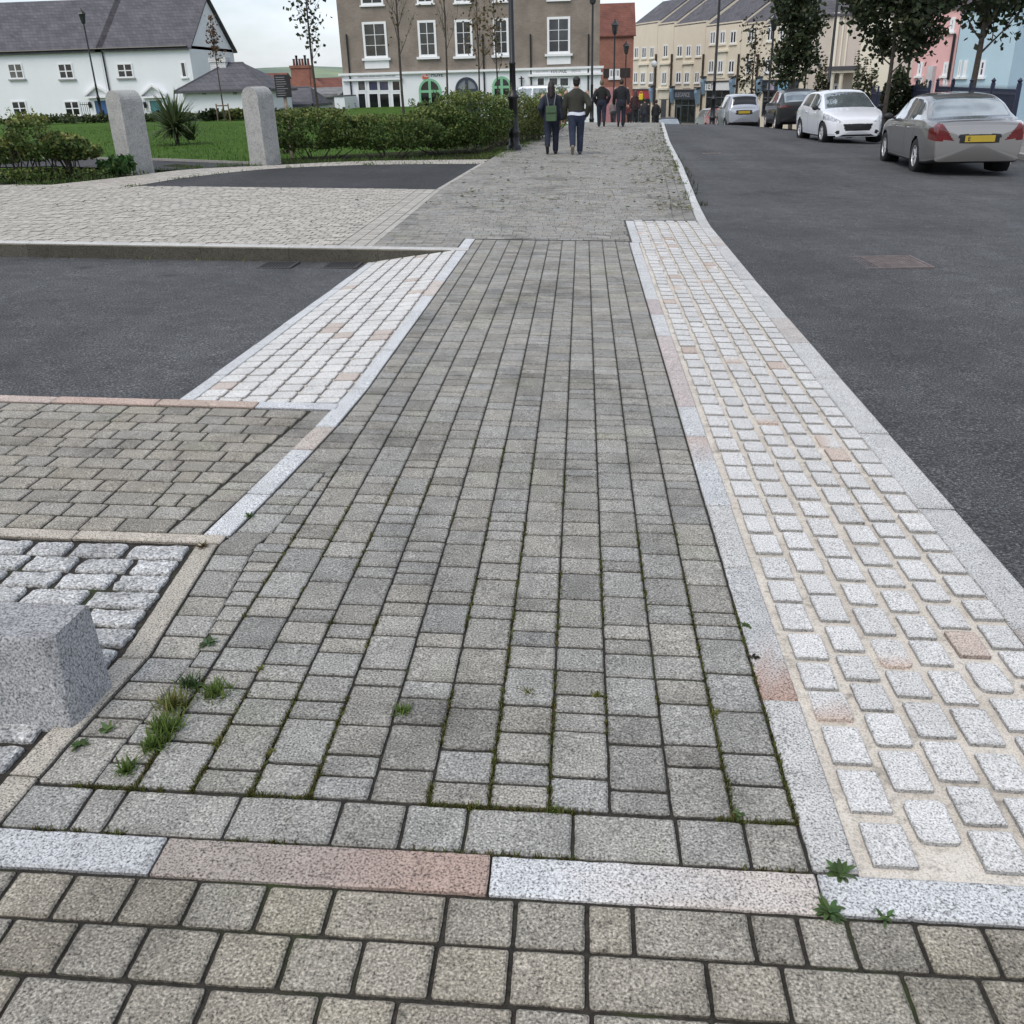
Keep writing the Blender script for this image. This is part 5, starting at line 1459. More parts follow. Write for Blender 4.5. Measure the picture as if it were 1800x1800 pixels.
cs.z = Rd(cs.x, cs.y)
car(SUV, paint('black_car_paint', (.014, .015, .017), .2, .38, .35), cs, hs_, 'black crossover seen from behind with roof aerial, beside the white hatchback')
MPV = dict(L=3.48, W=1.60, wr=.29, ra=-1.28, fa=1.28, spokes=6, tumble=.22, rr=.16, fr=.25, rb=.06,
    top=[(-1.74, .98), (-1.72, 1.1), (-1.58, 1.42), (-1.42, 1.56), (-1.0, 1.60), (.1, 1.6), (.5, 1.5), (1.2, 1.02), (1.5, .88), (1.74, .72)],
    belt=[(-1.74, .95), (0, 1.0), (1.2, .92), (1.74, .66)], bot=[(-1.74, .36), (-1.5, .22), (1.4, .2), (1.74, .25)],
    side=[(-1.1, -.4, -1.05, -.4), (-.32, 1.0, -.32, .4)], ws=(.42, 1.2), rw=(-1.70, -1.50), rws=2.6, rwm=M_PANE,
    tail=[(.60, 1.0), (.8, 1.0), (.8, 1.45), (.6, 1.4)], tld=.01, rplate=[(0, .74), (.36, .74), (.36, .93), (0, .93)], rlow=.42, head=[(.5, .66), (.9, .66), (.9, .82), (.5, .76)], hld=.4, fdark=[], mir=.9, handles=[(-.4, .9)], shut=[-.36], pl=(-1.805, .84, M_YPL, None))
def farcar(px, Y, sp, pt, rz, label, dz=0, **k):
    q = baseat(px, 205, Y, Rd); q.z += dz; return car(sp, pt, q, rz, label, **k)
farcar(1297, 48.2, MPV, paint('pale_silver_paint', (.46, .48, .53), .5, .3), 0, 'small silver city car seen from behind with a yellow plate, at the crest', res=.9, dz=-.02)
farcar(1279, 55, HATCH, paint('red_car_paint', (.33, .02, .03), 0, .25), PI+.15, 'red car half hidden behind the silver city car', res=.8)
farcar(1262, 58, HATCH, paint('green_grey_paint', (.16, .18, .17), .4, .3), PI+.15, 'grey green car with round headlights left of the red car', res=.8, dz=.1)
farcar(1173, 70, SALOON, M_BLK, .0, 'black car just showing over the crest beside the far walkers', res=.8, dz=.12)
p = atD(933, 180, 46); q = Vector((p.x, 46, G(p.x, 46)))
VAN = dict(MPV); VAN['L'] = 3.48
car(VAN, paint('white_van_paint', (.76, .78, .82), 0, .3), q, math.radians(70), 'white van roof showing above the hedge before the white shopfront', name='parked_van', res=.8)
# ================================================================== BUILDINGS
class Fac:
    """a front seen in the photograph: picture columns and rows -> metres along and up the wall"""
    def __init__(s, px, D, ang, zbase=None):
        p = atD(px, 160, D); s.P = Vector((p.x, D)); s.a = ang; s.u = Vector((math.cos(ang), math.sin(ang))); s.n = Vector((s.u.y, -s.u.x))
        s.z0 = G(p.x, D)-.3 if zbase is None else zbase
    def uz(s, px, py):
        r = w(px, py); t = s.P.dot(s.n)/(r.x*s.n.x+r.y*s.n.y)
        return (Vector((r.x*t, r.y*t))-s.P).dot(s.u), H+r.z*t-s.z0
    def R(s, x0, y0, x1, y1):
        ym, xm = (y0+y1)/2, (x0+x1)/2
        return s.uz(x0, ym)[0], s.uz(x1, ym)[0], s.uz(xm, y1)[1], s.uz(xm, y0)[1]
    def root(s, name, label, cat='building', group=None):
        return empty(name, (s.P.x, s.P.y, s.z0), s.a, label, cat, group)
PANES = [M_PANE, M_PANE, pm('curtained_glass', (.10, .10, .098), rough=.08, var=.6, scale=1.3, spec=.6), pm('dim_glass', (.03, .033, .036), rough=.05, var=.6, scale=1.1, spec=.6)]
def slab(name, root, mat, u0, u1, z0, z1, out=.03, back=0.0, r=None):
    mb = MB(); mb.box(min(u0, u1), max(u0, u1), -out, back, z0, z1) if r is None else mb.bbox(min(u0, u1), max(u0, u1), -out, back, z0, z1, r)
    return mb.build(name, mat, root)
def window(root, u0, u1, z0, z1, nx, ny, fr, pane=None, out=.05, sill=None, bar=.05, edge=.07, base=0.0, name='window', sillm=None):
    if u1 < u0: u0, u1 = u1, u0
    mb = MB(); o = base+out
    mb.box(u0, u1, -o, -base, z0, z0+edge); mb.box(u0, u1, -o, -base, z1-edge, z1)
    mb.box(u0, u0+edge, -o, -base, z0+edge, z1-edge); mb.box(u1-edge, u1, -o, -base, z0+edge, z1-edge)
    for k in range(1, nx):
        x = lerp(u0+edge, u1-edge, k/nx); mb.box(x-bar/2, x+bar/2, -o+.012, -base, z0+edge, z1-edge)
    for k in range(1, ny):
        z = lerp(z0+edge, z1-edge, k/ny); xs = [u0+edge]+[lerp(u0+edge, u1-edge, q/nx) for q in range(1, nx)]+[u1-edge]
        for a, b in zip(xs, xs[1:]): mb.box(a+(bar/2 if a > u0+edge else 0), b-(bar/2 if b < u1-edge else 0), -o+.02, -base, z-bar*.35, z+bar*.35)
    f = mb.build(name, fr, root)
    mb = MB(); mb.box(u0+edge*.5, u1-edge*.5, -base-.012, -base+.004, z0+edge*.5, z1-edge*.5); mb.build('pane', R_.choice(PANES) if (pane is None or pane is M_PANE) else pane, f)
    if sill: 
        mb = MB(); mb.box(u0-.1, u1+.1, -o-.08, -base, z0-sill, z0-.003); mb.build('sill', sillm or fr, f)
    return f
def shell(root, mat, u0, u1, z0, z1, depth, name='wall'):
    mb = MB(); mb.box(u0, u1, 0, depth, z0, z1); return mb.build(name, mat, root)
def pipe(root, f, x0, y0, x1, y1, r=.05, mat=None):
    a, b = f.uz(x0, y0), f.uz(x1, y1); u = (a[0]+b[0])/2
    mb = MB(); mb.tube([(u, -r-.03, max(a[1], b[1])), (u, -r-.03, min(a[1], b[1]))], r, 7); mb.build('downpipe', mat or M_BLACKP, root)
def gable_roof(root, mat, u0, u1, z, depth, rise, over=.35, name='roof', wall=None):
    mb = MB(); a, b = u0-over, u1+over; y0, y1, ym = -over, depth+over, depth/2
    P = [(a, y0, z-.12), (b, y0, z-.12), (b, ym, z+rise), (a, ym, z+rise), (a, y1, z-.12), (b, y1, z-.12)]
    for q in ([0, 1, 2, 3], [3, 2, 5, 4]): mb.poly([P[k] for k in q])
    t = .12; Q = [(x, y, zz-t) for x, y, zz in P]
    for q in ([3, 2, 1, 0], [4, 5, 2, 3]): mb.poly([Q[k] for k in q])
    for i, j in ((0, 1), (1, 2), (2, 5), (5, 4), (4, 3), (3, 0)): mb.poly([P[i], Q[i], Q[j], P[j]])
    o = mb.build(name, mat, root)
    if wall:
        for x0, x1 in ((u0, u0+.2), (u1-.2, u1)):
            g = MB()
            for x in (x0, x1): g.poly([(x, 0, z-.2), (x, depth, z-.2), (x, ym, z+rise-.2)])
            g.grid([[(x0, 0, z-.2), (x0, ym, z+rise-.2), (x0, depth, z-.2)], [(x1, 0, z-.2), (x1, ym, z+rise-.2), (x1, depth, z-.2)]])
            g.build('gable', wall, root)
    return o
def hip_roof(root, mat, u0, u1, z, depth, apex, over=.3, ridge=.4, name='roof'):
    mb = MB(); a, b, y0, y1 = u0-over, u1+over, -over, depth+over; um, ym = (u0+u1)/2, depth/2
    P = [(a, y0, z), (b, y0, z), (b, y1, z), (a, y1, z), (um-ridge, ym, z+apex), (um+ridge, ym, z+apex)]
    for q in ([0, 1, 5, 4], [1, 2, 5], [2, 3, 4, 5], [3, 0, 4], [3, 2, 1, 0]): mb.poly([P[k] for k in q])
    o = mb.build(name, mat, root)
    g = MB()
    for i, j in ((0, 4), (1, 5), (4, 5)): g.tube([P[i], P[j]], .06, 6)
    for i, j in ((0, 1), (1, 2)): g.box(min(P[i][0], P[j][0])-.03, max(P[i][0], P[j][0])+.03, min(P[i][1], P[j][1])-.06, max(P[i][1], P[j][1])+.0, z-.14, z-.003)
    g.build('ridge_and_gutter', pm('lead_trim', (.07, .07, .08), rough=.6), o); return o
# ---- white cottages on the left
def cottage(x0, x1, D, door, doorx, label, wins, lamp_x, slit=None, thick=9):
    f = Fac(200, D, 0); rt = f.root('white_house', label, 'house', 'white cottages across the lawn')
    u0, u1 = f.uz(x0, 150)[0], f.uz(x1, 150)[0]; ze = f.uz(200, 84)[1]
    shell(rt, M_WHITE, u0, u1, -2, ze, thick)
    gable_roof(rt, M_SLATE, u0, u1, ze, thick, 3.4, .25, wall=M_WHITE)
    for (a, b, c, d, arch) in wins:
        u, v, z, t = f.R(a, b, c, d); window(rt, u, v, z, t, 2, 2, M_TRIM, M_PANE, sill=.10, bar=.09, edge=.09, sillm=pm('grey_sill', (.28, .28, .28)) if not arch else M_TRIM)
    a, b = doorx; u, v = f.uz(a, 190)[0], f.uz(b, 190)[0]; zt = f.uz((a+b)/2, 177)[1]; w_ = v-u
    d = slab('door', rt, door, u, v, zt-2.05, zt, .05)
    mb = MB(); mb.box(u+w_*.36, u+w_*.64, -.056, -.05, zt-1.0, zt-.62); mb.build('door_light', M_PANE, d)
    mb = MB(); mb.box(v-.14, v-.10, -.09, -.05, zt-1.15, zt-1.0); mb.build('door_handle', M_BLACKP, d)
    for k in range(1, 5):
        mb = MB()
    mb = MB()
    mb.box(u-.16, u-.01, -.10, 0, zt-2.05, zt+.12); mb.box(v+.01, v+.16, -.10, 0, zt-2.05, zt+.12); mb.box(u-.01, v+.01, -.10, 0, zt+.01, zt+.12); mb.build('door_frame', M_TRIM, rt)
    # pediment
    pz = zt+.18; hw = w_*.98; um = (u+v)/2; ph = .62
    mb = MB(); mb.box(um-hw, um+hw, -.36, 0, pz, pz+.12)
    for s in (-1, 1):
        A, B = Vector((um+s*(hw+.08), 0, pz+.12)), Vector((um, 0, pz+.12+ph)); dd = (B-A).normalized(); nn = Vector((-dd.z, 0, dd.x))*(.11 if s < 0 else -.11)
        q = [A, B, B+Vector((0, 0, .13)), A+Vector((0, 0, .13))]
        mb.grid([[(p.x, -.38, p.z) for p in q], [(p.x, 0, p.z) for p in q]], close=True); mb.poly([(p.x, -.38, p.z) for p in q])
    mb.poly([(um-hw, -.05, pz+.12), (um+hw, -.05, pz+.12), (um, -.05, pz+.12+ph)]); mb.build('pediment', M_TRIM, rt)
    u = f.uz(lamp_x, 184)[0]; z = f.uz(lamp_x, 190)[1]
    mb = MB(); mb.lathe([(.05, 0), (.11, .06), (.13, .3), (.05, .42)], 8, (u, -.18, z)); mb.box(u-.03, u+.03, -.18, 0, z+.2, z+.26); mb.build('wall_lantern', M_BLACKP, rt)
    mb = MB(); mb.tube([(u0, -.30, ze-.05), (u1, -.30, ze-.05)], .07, 7); mb.build('gutter', M_BLACKP, rt)
    if slit:
        u, v, z, t = f.R(*slit); window(rt, u-.05, v+.05, z, t, 1, 1, M_TRIM, M_PANE, sill=.08, edge=.06)
    return f, rt
BLD = pm('blue_door_paint', (.035, .10, .25), rough=.4); TEAL = pm('teal_door_paint', (.06, .20, .22), rough=.4)
f, rt = cottage(-60, 186.5, 70, BLD, (169, 190), 'white rendered cottage with a blue front door, left of the downpipe', [(103, 111, 129, 139, 0), (114, 177, 141, 204, 1), (15, 111, 41, 139, 0), (22, 177, 48, 204, 1)], 160)
f2, rt2 = cottage(187, 342, 70, TEAL, (266, 287), 'white rendered cottage with a teal front door and a narrow slit window', [(206, 111, 234, 137, 0), (232, 176, 243, 203, 1)], 257, slit=(320, 109, 326, 136))
pipe(rt2, f2, 186, 88, 196, 205, .055)
# railings seen before the cottages
for i, px in enumerate((146, 246)):
    b0 = atD(px, 205, 67); root = empty('garden_railing', (b0.x, 67, G(b0.x, 67)-.2), 0, 'short black garden railing by the %s door' % ('blue' if i == 0 else 'teal'), 'railing')
    mb = MB()
    for k in range(5): mb.tube([(k*.14, 0, 0), (k*.14, 0, 1.15)], .016, 5)
    mb.build('bars', M_BLACKP, root); mb = MB(); mb.box(-.05, .62, -.02, .02, .98, 1.02); mb.build('rail', M_BLACKP, root)
# ---- white garage with slate hip roof
f = Fac(395, 60, 0); rt = f.root('white_garage', 'low white building with a pyramid slate roof and white brick chimney')
u0, u1 = f.uz(324, 180)[0], f.uz(470, 180)[0]; ze = f.uz(395, 158)[1]
shell(rt, M_WHITE, u0, u1, -2, ze, u1-u0)
ap = Fac(395, 60+(u1-u0)/2, 0).uz(395, 113)[1]+f.z0*0
zap = atD(395, 111, 60+(u1-u0)/2).z-f.z0
hip_roof(rt, M_SLATE, u0, u1, ze, u1-u0, zap-ze, .35, .5)
c0 = atD(374, 122, 60+(u1-u0)/2); c1 = atD(401, 101, 60+(u1-u0)/2); 
mb = MB(); ua, ub = c0.x-f.P.x, c1.x-f.P.x; ya = (u1-u0)/2
mb.box(ua+.06, ub-.06, ya-.5, ya+.5, c0.z-f.z0-1.0, c1.z-f.z0-.25); mb.box(ua, ub, ya-.56, ya+.56, c1.z-f.z0-.25, c1.z-f.z0); mb.build('chimney', M_WHITEB, rt)
mb = MB()
for px in (359, 413): 
    u = f.uz(px, 163)[0]; mb.box(u-.12, u+.12, -.05, 0, f.uz(px, 166)[1], f.uz(px, 162)[1])
mb.build('vent', pm('grey_sill', (.28, .28, .28)), rt)
u, z = f.uz(328, 182); mb = MB(); 
# ---- red brick house with tall chimney
f = Fac(540, 96, 0); rt = f.root('red_brick_house', 'red roofed brick house with a tall chimney stack and pots, beyond the notice board', 'house')
u0, u1 = f.uz(462, 170)[0], f.uz(600, 170)[0]; ze = f.uz(540, 172)[1]; zr = f.uz(540, 138)[1]
shell(rt, M_REDB, u0, u1-.4, -4, ze, 9); gable_roof(rt, M_TILE, u0, u1-.4, ze, 9, atD(540, 137.5, 100.5).z-f.z0-ze, .3, wall=M_REDB)
u, v, z, t = f.R(497, 114, 530, 132); mb = MB(); mb.box(u, v, 2.6, 4.2, ze-.5, t-.25); mb.box(u-.08, v+.08, 2.52, 4.28, t-.25, t)
ch = mb.build('chimney', M_REDB, rt)
mb = MB(); P = [(u, 2.7, ze+.2), (v+2.6, 2.7, ze+.2), (v+.02, 2.7, lerp(ze, t, .62)), (u, 2.7, lerp(ze, t, .62))]
mb.poly(P); mb.poly([(x, 4.1, zz) for x, y, zz in reversed(P)]); mb.poly([P[1], (P[1][0], 4.1, P[1][2]), (P[2][0], 4.1, P[2][2]), P[2]]); mb.build('gable', M_REDB, rt)
for k in range(6):
    x = lerp(u+.2, v-.2, k/5); mb = MB(); hh = .9 if k in (1, 4) else .6
    mb.lathe([(.13, 0), (.11, hh*.8), (.14, hh)], 8, (x, 3.4, t)); mb.build('chimney_pot', M_TILE if hh < .8 else M_BLACKP, ch)
f = Fac(470, 104, 0); rt = f.root('red_brick_house', 'distant red brick roofline with a white window, left of the notice board', 'house')
u0, u1 = f.uz(446, 160)[0], f.uz(492, 160)[0]; ze = f.uz(470, 152)[1]
shell(rt, M_REDB, u0, u1, -4, ze, 6); gable_roof(rt, M_TILE, u0, u1, ze, 6, 1.3, .2, wall=M_REDB); u, v, z, t = f.R(464, 152, 473, 166); window(rt, u, v, z, t, 2, 2, M_TRIM, M_PANE)
# ---- grey slate cottage and rubble barn
f = Fac(510, 66, 0); rt = f.root('slate_roofed_shed', 'low shed with a grey slate hip roof behind the notice board post')
u0, u1 = f.uz(466, 190)[0], f.uz(546, 190)[0]; ze = f.uz(500, 184)[1]
shell(rt, M_WHITE, u0, u1, -2, ze, 5); o = hip_roof(rt, M_SLATE, u0, u1, ze, 5, atD(505, 154, 68.5).z-f.z0-ze, .2, 1.0)
u, v, z, t = f.R(468, 183, 500, 200); slab('garage_door', rt, pm('grey_blue_door', (.10, .12, .16), rough=.5), u, v, z-.6, t, .06)
f = Fac(555, 78, 0); rt = f.root('rubble_barn', 'grey stone barn roof between the slate roof and the white shopfront')
u0, u1 = f.uz(523, 175)[0], f.uz(592, 175)[0]; ze = f.uz(555, 166)[1]; shell(rt, M_STONEB, u0, u1, -3, ze, 7); gable_roof(rt, pm('mossy_slate', (.17, .17, .17), var=.4, scale=2), u0, u1, ze, 7, atD(555, 154, 81.5).z-f.z0-ze, .2, wall=M_STONEB)
f = Fac(598, 73, 0); rt = f.root('white_outbuilding', 'small white outbuilding against the left end of the brown brick shops')
u0, u1 = f.uz(588, 180)[0], f.uz(606, 180)[0]; shell(rt, M_WHITE, u0, u1, -2, f.uz(597, 170)[1], 5); u, v, z, t = f.R(599, 140, 603, 168)
mb = MB(); zt_ = f.uz(597, 170)[1]; mb.box(u0-.06, u1-.02, -.06, 5.06, zt_+.002, zt_+.09); mb.build('coping', pm('lead_trim', (.07, .07, .08)), rt)

# ---- brown brick building with white shopfronts
f = Fac(830, 77, math.radians(0)); rt = f.root('shop_building', 'long brown brick building with white arcaded shopfronts', 'building')
u0, u1 = f.uz(602, 150)[0], f.uz(1056, 150)[0]; zc = f.uz(830, 123)[1]
shell(rt, M_BROWNB, u0+.12, u1-.12, zc, zc+8.5, 10); shell(rt, M_WHITE, u0, u1, -2, zc-.02, 10.02, 'ground_floor_wall')
mb = MB(); mb.box(u0-.12, u1+.12, -.12, 0, zc-.20, zc-.13); mb.box(u0-.2, u1+.2, -.22, 0, zc-.13, zc+.02); mb.build('cornice', M_TRIM, rt)
hip_roof(rt, M_SLATE, u0, u1, zc+8.5, 10, 3.5, .4, 6)
# upper windows with white aprons
for (a, b, top, sl) in [(641, 684, 120.5, 105.5), (737, 770, 104, None), (801, 833, 103, None), (868, 896, 101, None), (961.5, 1003, 113, 96)]:
    ua, ub = f.uz(a, 110)[0], f.uz(b, 110)[0]; zb = f.uz((a+b)/2, top)[1]; zs_ = zb+.65 if sl else zb+.1
    if sl: slab('window_apron', rt, M_TRIM, ua, ub, zb, zs_-.1, .06); 
    slab('sill', rt, M_TRIM, ua-.15, ub+.15, zs_-.1, zs_+.06, .2)
    window(rt, ua+.03, ub-.03, zs_+.06, zs_+2.5, 2, 3, M_TRIM, M_PANE, edge=.16)
    window(rt, ua+.1, ub-.1, zs_+3.6, zs_+5.0, 2, 2, M_TRIM, M_PANE, edge=.14, sill=.1)
# left shop
slab('fascia', rt, M_TRIM, *f.R(622, 129, 704, 137)[:2], f.uz(660, 137)[1], f.uz(660, 129.5)[1], .08)
u, v, z, t = f.R(603, 138, 708, 141.5); slab('cornice', rt, M_TRIM, u, v, z, t, .22)
uu, vv, z, t = f.R(623, 130.5, 702, 136); L = vv-uu
text('RESIDENTIAL SALES & PROPERTY MANAGEMENT', .30, rt, ((uu+vv)/2, -.085, (z+t)/2), pm('grey_letter', (.03, .033, .035)), sx=L/(.30*39*.66))
for (a, b) in ((629.5, 642), (648.5, 664), (667, 683), (690, 703)):
    u, v, z, t = f.R(a, 140.5, b, 159.5); pn = M_PANEB if 645 < a < 670 else M_PANE
    window(rt, u-.08, v+.08, z-.06, t+.0, 1, 1, M_TRIM, pn, edge=.10)
    u, v, z, t = f.R(a+1.5, 164, b+1.5, 200); window(rt, u-.08, v+.08, z, t+.06, 1, 1, M_TRIM, M_PANE, edge=.10)
# arches
def arch(px0, px1, top, bot, fm, pane, label, door=False):
    u0, u1 = f.uz(px0, 170)[0], f.uz(px1, 170)[0]; zt = f.uz((px0+px1)/2, top)[1]; zb = f.uz((px0+px1)/2, bot)[1]; r = (u1-u0)/2; um = (u0+u1)/2; zs_ = zt-r
    def outl(rr, zb_): return [(um-rr, zb_)]+[(um+rr*math.cos(PI-PI*k/18), zs_+rr*math.sin(PI-PI*k/18)) for k in range(19)]+[(um+rr, zb_)]
    O, I = outl(r, zb), outl(r-.16, zb)
    mb = MB(); mb.grid([[(x, -.02, z) for x, z in O], [(x, -.09, z) for x, z in O], [(x, -.09, z) for x, z in I], [(x, -.02, z) for x, z in I]])
    mb.box(um-.10, um+.10, -.085, -.02, zb, zt-.1); mb.box(um-r+.1, um-.10, -.08, -.02, zs_-.12, zs_+.06); mb.box(um+.10, um+r-.1, -.08, -.02, zs_-.12, zs_+.06)
    if door:
        mb.box(um-r+.1, um-.10, -.07, -.02, zb, zs_-.4); mb.box(um+.10, um+r-.1, -.07, -.02, zb, zs_-.4)
    fr = mb.build('arched_door' if door else 'arched_window', fm, rt)
    mb = MB(); mb.poly([(x, -.022, z) for x, z in I]); mb.build('pane', pane, fr)
arch(737, 776, 138, 215, M_GREENP, M_PANE, ''); arch(801, 841, 135.5, 215, M_DNAVY, pm('grey_blind', (.20, .22, .25), rough=.4), '', True); arch(866, 899, 134, 215, M_GREENP, M_PANE, '')
# sign by the first arch
u, v, z, t = f.R(742.5, 127, 752.5, 138.5); o = slab('sign', rt, pm('orange_sign', (.55, .085, .035), rough=.5), u, v, z, t, .10)
text('HO', .36, o, ((u+v)/2, -.104, (z+t)/2), M_TRIM); text('MOVE', .40, rt, (f.uz(754, 133)[0]+.62, -.03, (z+t)/2+.02), pm('grey_letter', (.03, .033, .035)), sx=.85)
# lamp bracket
u, z = f.uz(917, 156); mb = MB(); t = f.uz(917, 134)[1]; mb.box(u-.05, u+.05, -.2, -.1, z, t); mb.box(u-.2, u+.2, -.19, -.11, lerp(z, t, .8), lerp(z, t, .86)); mb.box(u-.03, u+.03, -.1, 0, lerp(z, t, .5), lerp(z, t, .55)); mb.build('wall_sign_bracket', M_BLACKP, rt)
# right shop
u, v, z, t = f.R(931, 119.5, 1056, 129); slab('fascia', rt, M_TRIM, u, v, z, t, .10); slab('cornice', rt, M_TRIM, u-.1, v+.15, z-.16, z, .24)
uu, vv, z, t = f.R(966, 120.5, 998, 128); text('VINTAGE', .52, rt, ((uu+vv)/2, -.105, (z+t)/2), M_BLACKP, sx=(vv-uu)/(.52*4.6))
for a, b, s in ((941, 964, 'CLOTHING'), (1001, 1024, 'LIFESTYLE')):
    uu, vv, z, t = f.R(a, 121, b, 127.5); text(s, .34, rt, ((uu+vv)/2, -.105, (z+t)/2), pm('pale_letter', (.25, .25, .25)), sx=(vv-uu)/(.34*len(s)*.68))
for a, b in ((944, 957.5), (964.5, 981), (983.5, 1000), (1007, 1019)):
    u, v, z, t = f.R(a, 135, b, 153); window(rt, u-.04, v+.04, z, t, 1, 1, M_TRIM, M_PANE if a == 944 else M_SHOPG, edge=.10); u, v, z, t = f.R(a, 158, b, 190); window(rt, u-.04, v+.04, z, t, 1, 1, M_TRIM, M_PANE, edge=.10)
for a in ((612, 60, 619, 205), (934.5, 60, 932, 170), (1033, 60, 1035, 190), (849.5, 60, 852, 190)): pipe(rt, f, *a, .06)
# return front at the right end
mb = MB(); mb.box(u1, u1+.02, .5, 3, 1, zc-1.5)
# ---- red brick building further back
f = Fac(1085, 104, 0); rt = f.root('red_brick_building', 'red brick building with a white casement window and pink shopfront, behind the walkers')
u0, u1 = f.uz(1050, 150)[0], f.uz(1112, 150)[0]; shell(rt, M_REDB, u0, u1, -2, f.uz(1085, 60)[1], 8); gable_roof(rt, M_TILE, u0, u1, f.uz(1085, 60)[1], 8, 3, .2, wall=M_REDB)
u, v, z, t = f.R(1071, 121, 1089.5, 136.5); window(rt, u, v, z, t, 5, 1, M_TRIM, M_PANE, sill=.2, bar=.12, edge=.14)
u, v, z, t = f.R(1061, 120, 1108, 137); slab('timber_panel', rt, pm('dark_timber', (.03, .02, .018)), u, v, z, t, .03)
u, v, z, t = f.R(1061, 153, 1100, 210); slab('shopfront', rt, pm('pink_shop', (.48, .22, .24)), u, v, 0, t, .08)
# ---- cream terrace stepping down the street
A = Vector((6.5, 123)); B = Vector((16.5, 101)); ta = math.atan2(B.y-A.y, B.x-A.x)
class FacT(Fac):
    def __init__(s): s.P = A.copy(); s.a = ta; s.u = Vector((math.cos(ta), math.sin(ta))); s.n = Vector((s.u.y, -s.u.x)); s.z0 = -4.0
f = FacT()
BR = pm('blue_bracket', (.22, .33, .45), rough=.5, var=.15); LEADR = pm('dark_lead', (.05, .05, .055))
def bracket(rt, a, y0, b, y1):
    u, v, z, t = f.R(a, y0, b, y1); um = (u+v)/2; hw = max(.2, abs(v-u)*.30)
    mb = MB(); pts = [(-.05, z+.1), (-.18, z), (-.34, lerp(z, t, .5)), (-.42, lerp(z, t, .72)), (-.38, lerp(z, t, .9)), (-.2, t-.05), (0, t-.03)]
    mb.grid([[(um-hw, y, q) for y, q in pts], [(um+hw, y, q) for y, q in pts]]); 
    for s in (-1, 1): mb.poly([(um+s*hw, y, q) for y, q in pts]+[(um+s*hw, 0, z+.1)])
    o = mb.build('console_bracket', BR, rt)
    mb = MB(); mb.box(um-hw-.06, um+hw+.06, -.45, 0, t-.03, t+.12); mb.build('bracket_cap', LEADR, o)
def unit(x0, x1, label, mat, wins, top=40):
    rt = f.root('terraced_house', label, 'house', 'cream terraced shops with flats above'); ua, ub = f.uz(x0, 130)[0], f.uz(x1, 130)[0]
    shell(rt, mat, ua, ub-.01, -3, f.uz((x0+x1)/2, top)[1], 8)
    gable_roof(rt, M_SLATE, ua, ub-.02, f.uz((x0+x1)/2, top)[1], 8, 2.4, .0, wall=mat)
    for a, b, c, d, sur in wins:
        u, v, z, t = f.R(a, b, c, d)
        if sur:
            slab('window_surround', rt, M_CREAM2, u-.35, v+.35, z-.5, t+.75, .05); slab('hood', rt, M_CREAM2, u-.7, v+.7, t+.75, t+.95, .22)
        window(rt, u, v, z, t, 2, 1, M_TRIM, M_PANE, bar=.18, edge=.12, base=.05 if sur else 0, sill=.1)
        hgt = t-z                                             # floor above
        slab('sill', rt, M_CREAM2, u-.2, v+.2, t+1.35, t+1.5, .12)
        window(rt, u, v, t+1.5, t+1.5+hgt, 2, 1, M_TRIM, M_PANE, bar=.18, edge=.12)
    return rt
def shopfront(rt, a, y0, b, y1, fy, fm, glass=M_SHOPG, door=None, letters=None, lm=None):
    u, v, z, t = f.R(a, y0, b, fy); z_, t_ = f.uz((a+b)/2, fy)[1], f.uz((a+b)/2, y0)[1]
    slab('fascia', rt, fm, u, v, z_, t_, .18); slab('fascia_cap', rt, LEADR, u-.05, v+.05, t_+.002, t_+.12, .26)
    zb = f.uz((a+b)/2, y1)[1]
    window(rt, u+.1, v-.1, zb, z_-.003, 3, 1, DGREY, glass, edge=.10, bar=.08, name='shop_window'); zt = lerp(zb, z_, .72); slab('transom', rt, DGREY, u+.2, v-.2, zt, zt+.1, .07)
    if door:
        u2, v2 = f.uz(door[0], 195)[0], f.uz(door[1], 195)[0]; window(rt, u2, v2, zb, zt-.02, 1, 1, DGREY, M_PANE, edge=.14, base=.052, name='door')
    if letters: text(letters[0], letters[1], rt, (f.uz(letters[2], (y0+fy)/2)[0], -.19, (z_+t_)/2), lm, sx=letters[3])
DGREY = pm('shop_grey_paint', (.09, .105, .12), rough=.5)
TC = 'cream terraced shop with a %s'
rt = unit(1109, 1153.5, 'cream terraced house over a red shopfront, furthest down the row', M_CREAM, [(1114.5, 127, 1121, 146, 0), (1127.5, 127, 1135, 146, 1), (1141.5, 127, 1148.5, 146, 0)])
shopfront(rt, 1113, 158, 1145, 215, 173, pm('red_fascia', (.34, .03, .04), rough=.5)); bracket(rt, 1106.5, 152, 1112.5, 176); bracket(rt, 1144, 152, 1151.5, 178)
rt = unit(1154, 1181.5, 'narrow cream house with one window over a grey door, right of the red shopfront', M_CREAM, [(1164.5, 126.5, 1172.5, 148, 1)])
u, v, z, t = f.R(1157, 154.5, 1177, 158); slab('hood', rt, M_CREAM2, u, v, z, t, .3); u, v, z, t = f.R(1159, 159, 1176, 174); slab('door_panel', rt, M_CREAM2, u, v, z, t, .06)
u, v, z, t = f.R(1162.5, 175, 1170.5, 214); slab('door', rt, pm('grey_door', (.07, .075, .08)), u, v, z, t, .08)
rt = unit(1182, 1236.5, 'cream terraced house over a dark navy shopfront with a pale lettered fascia', M_CREAM, [(1188.5, 126.5, 1197.5, 146, 0), (1204.5, 126.5, 1212.5, 146, 1), (1221.5, 126.5, 1229.5, 146, 0)])
shopfront(rt, 1187, 159, 1225, 216, 174.5, M_DNAVY, door=(1190, 1198), letters=('ELEGANCE', .62, 1202, 1.05), lm=pm('pale_letter2', (.40, .40, .44))); bracket(rt, 1180, 153, 1187, 181); bracket(rt, 1224, 155, 1232, 184)
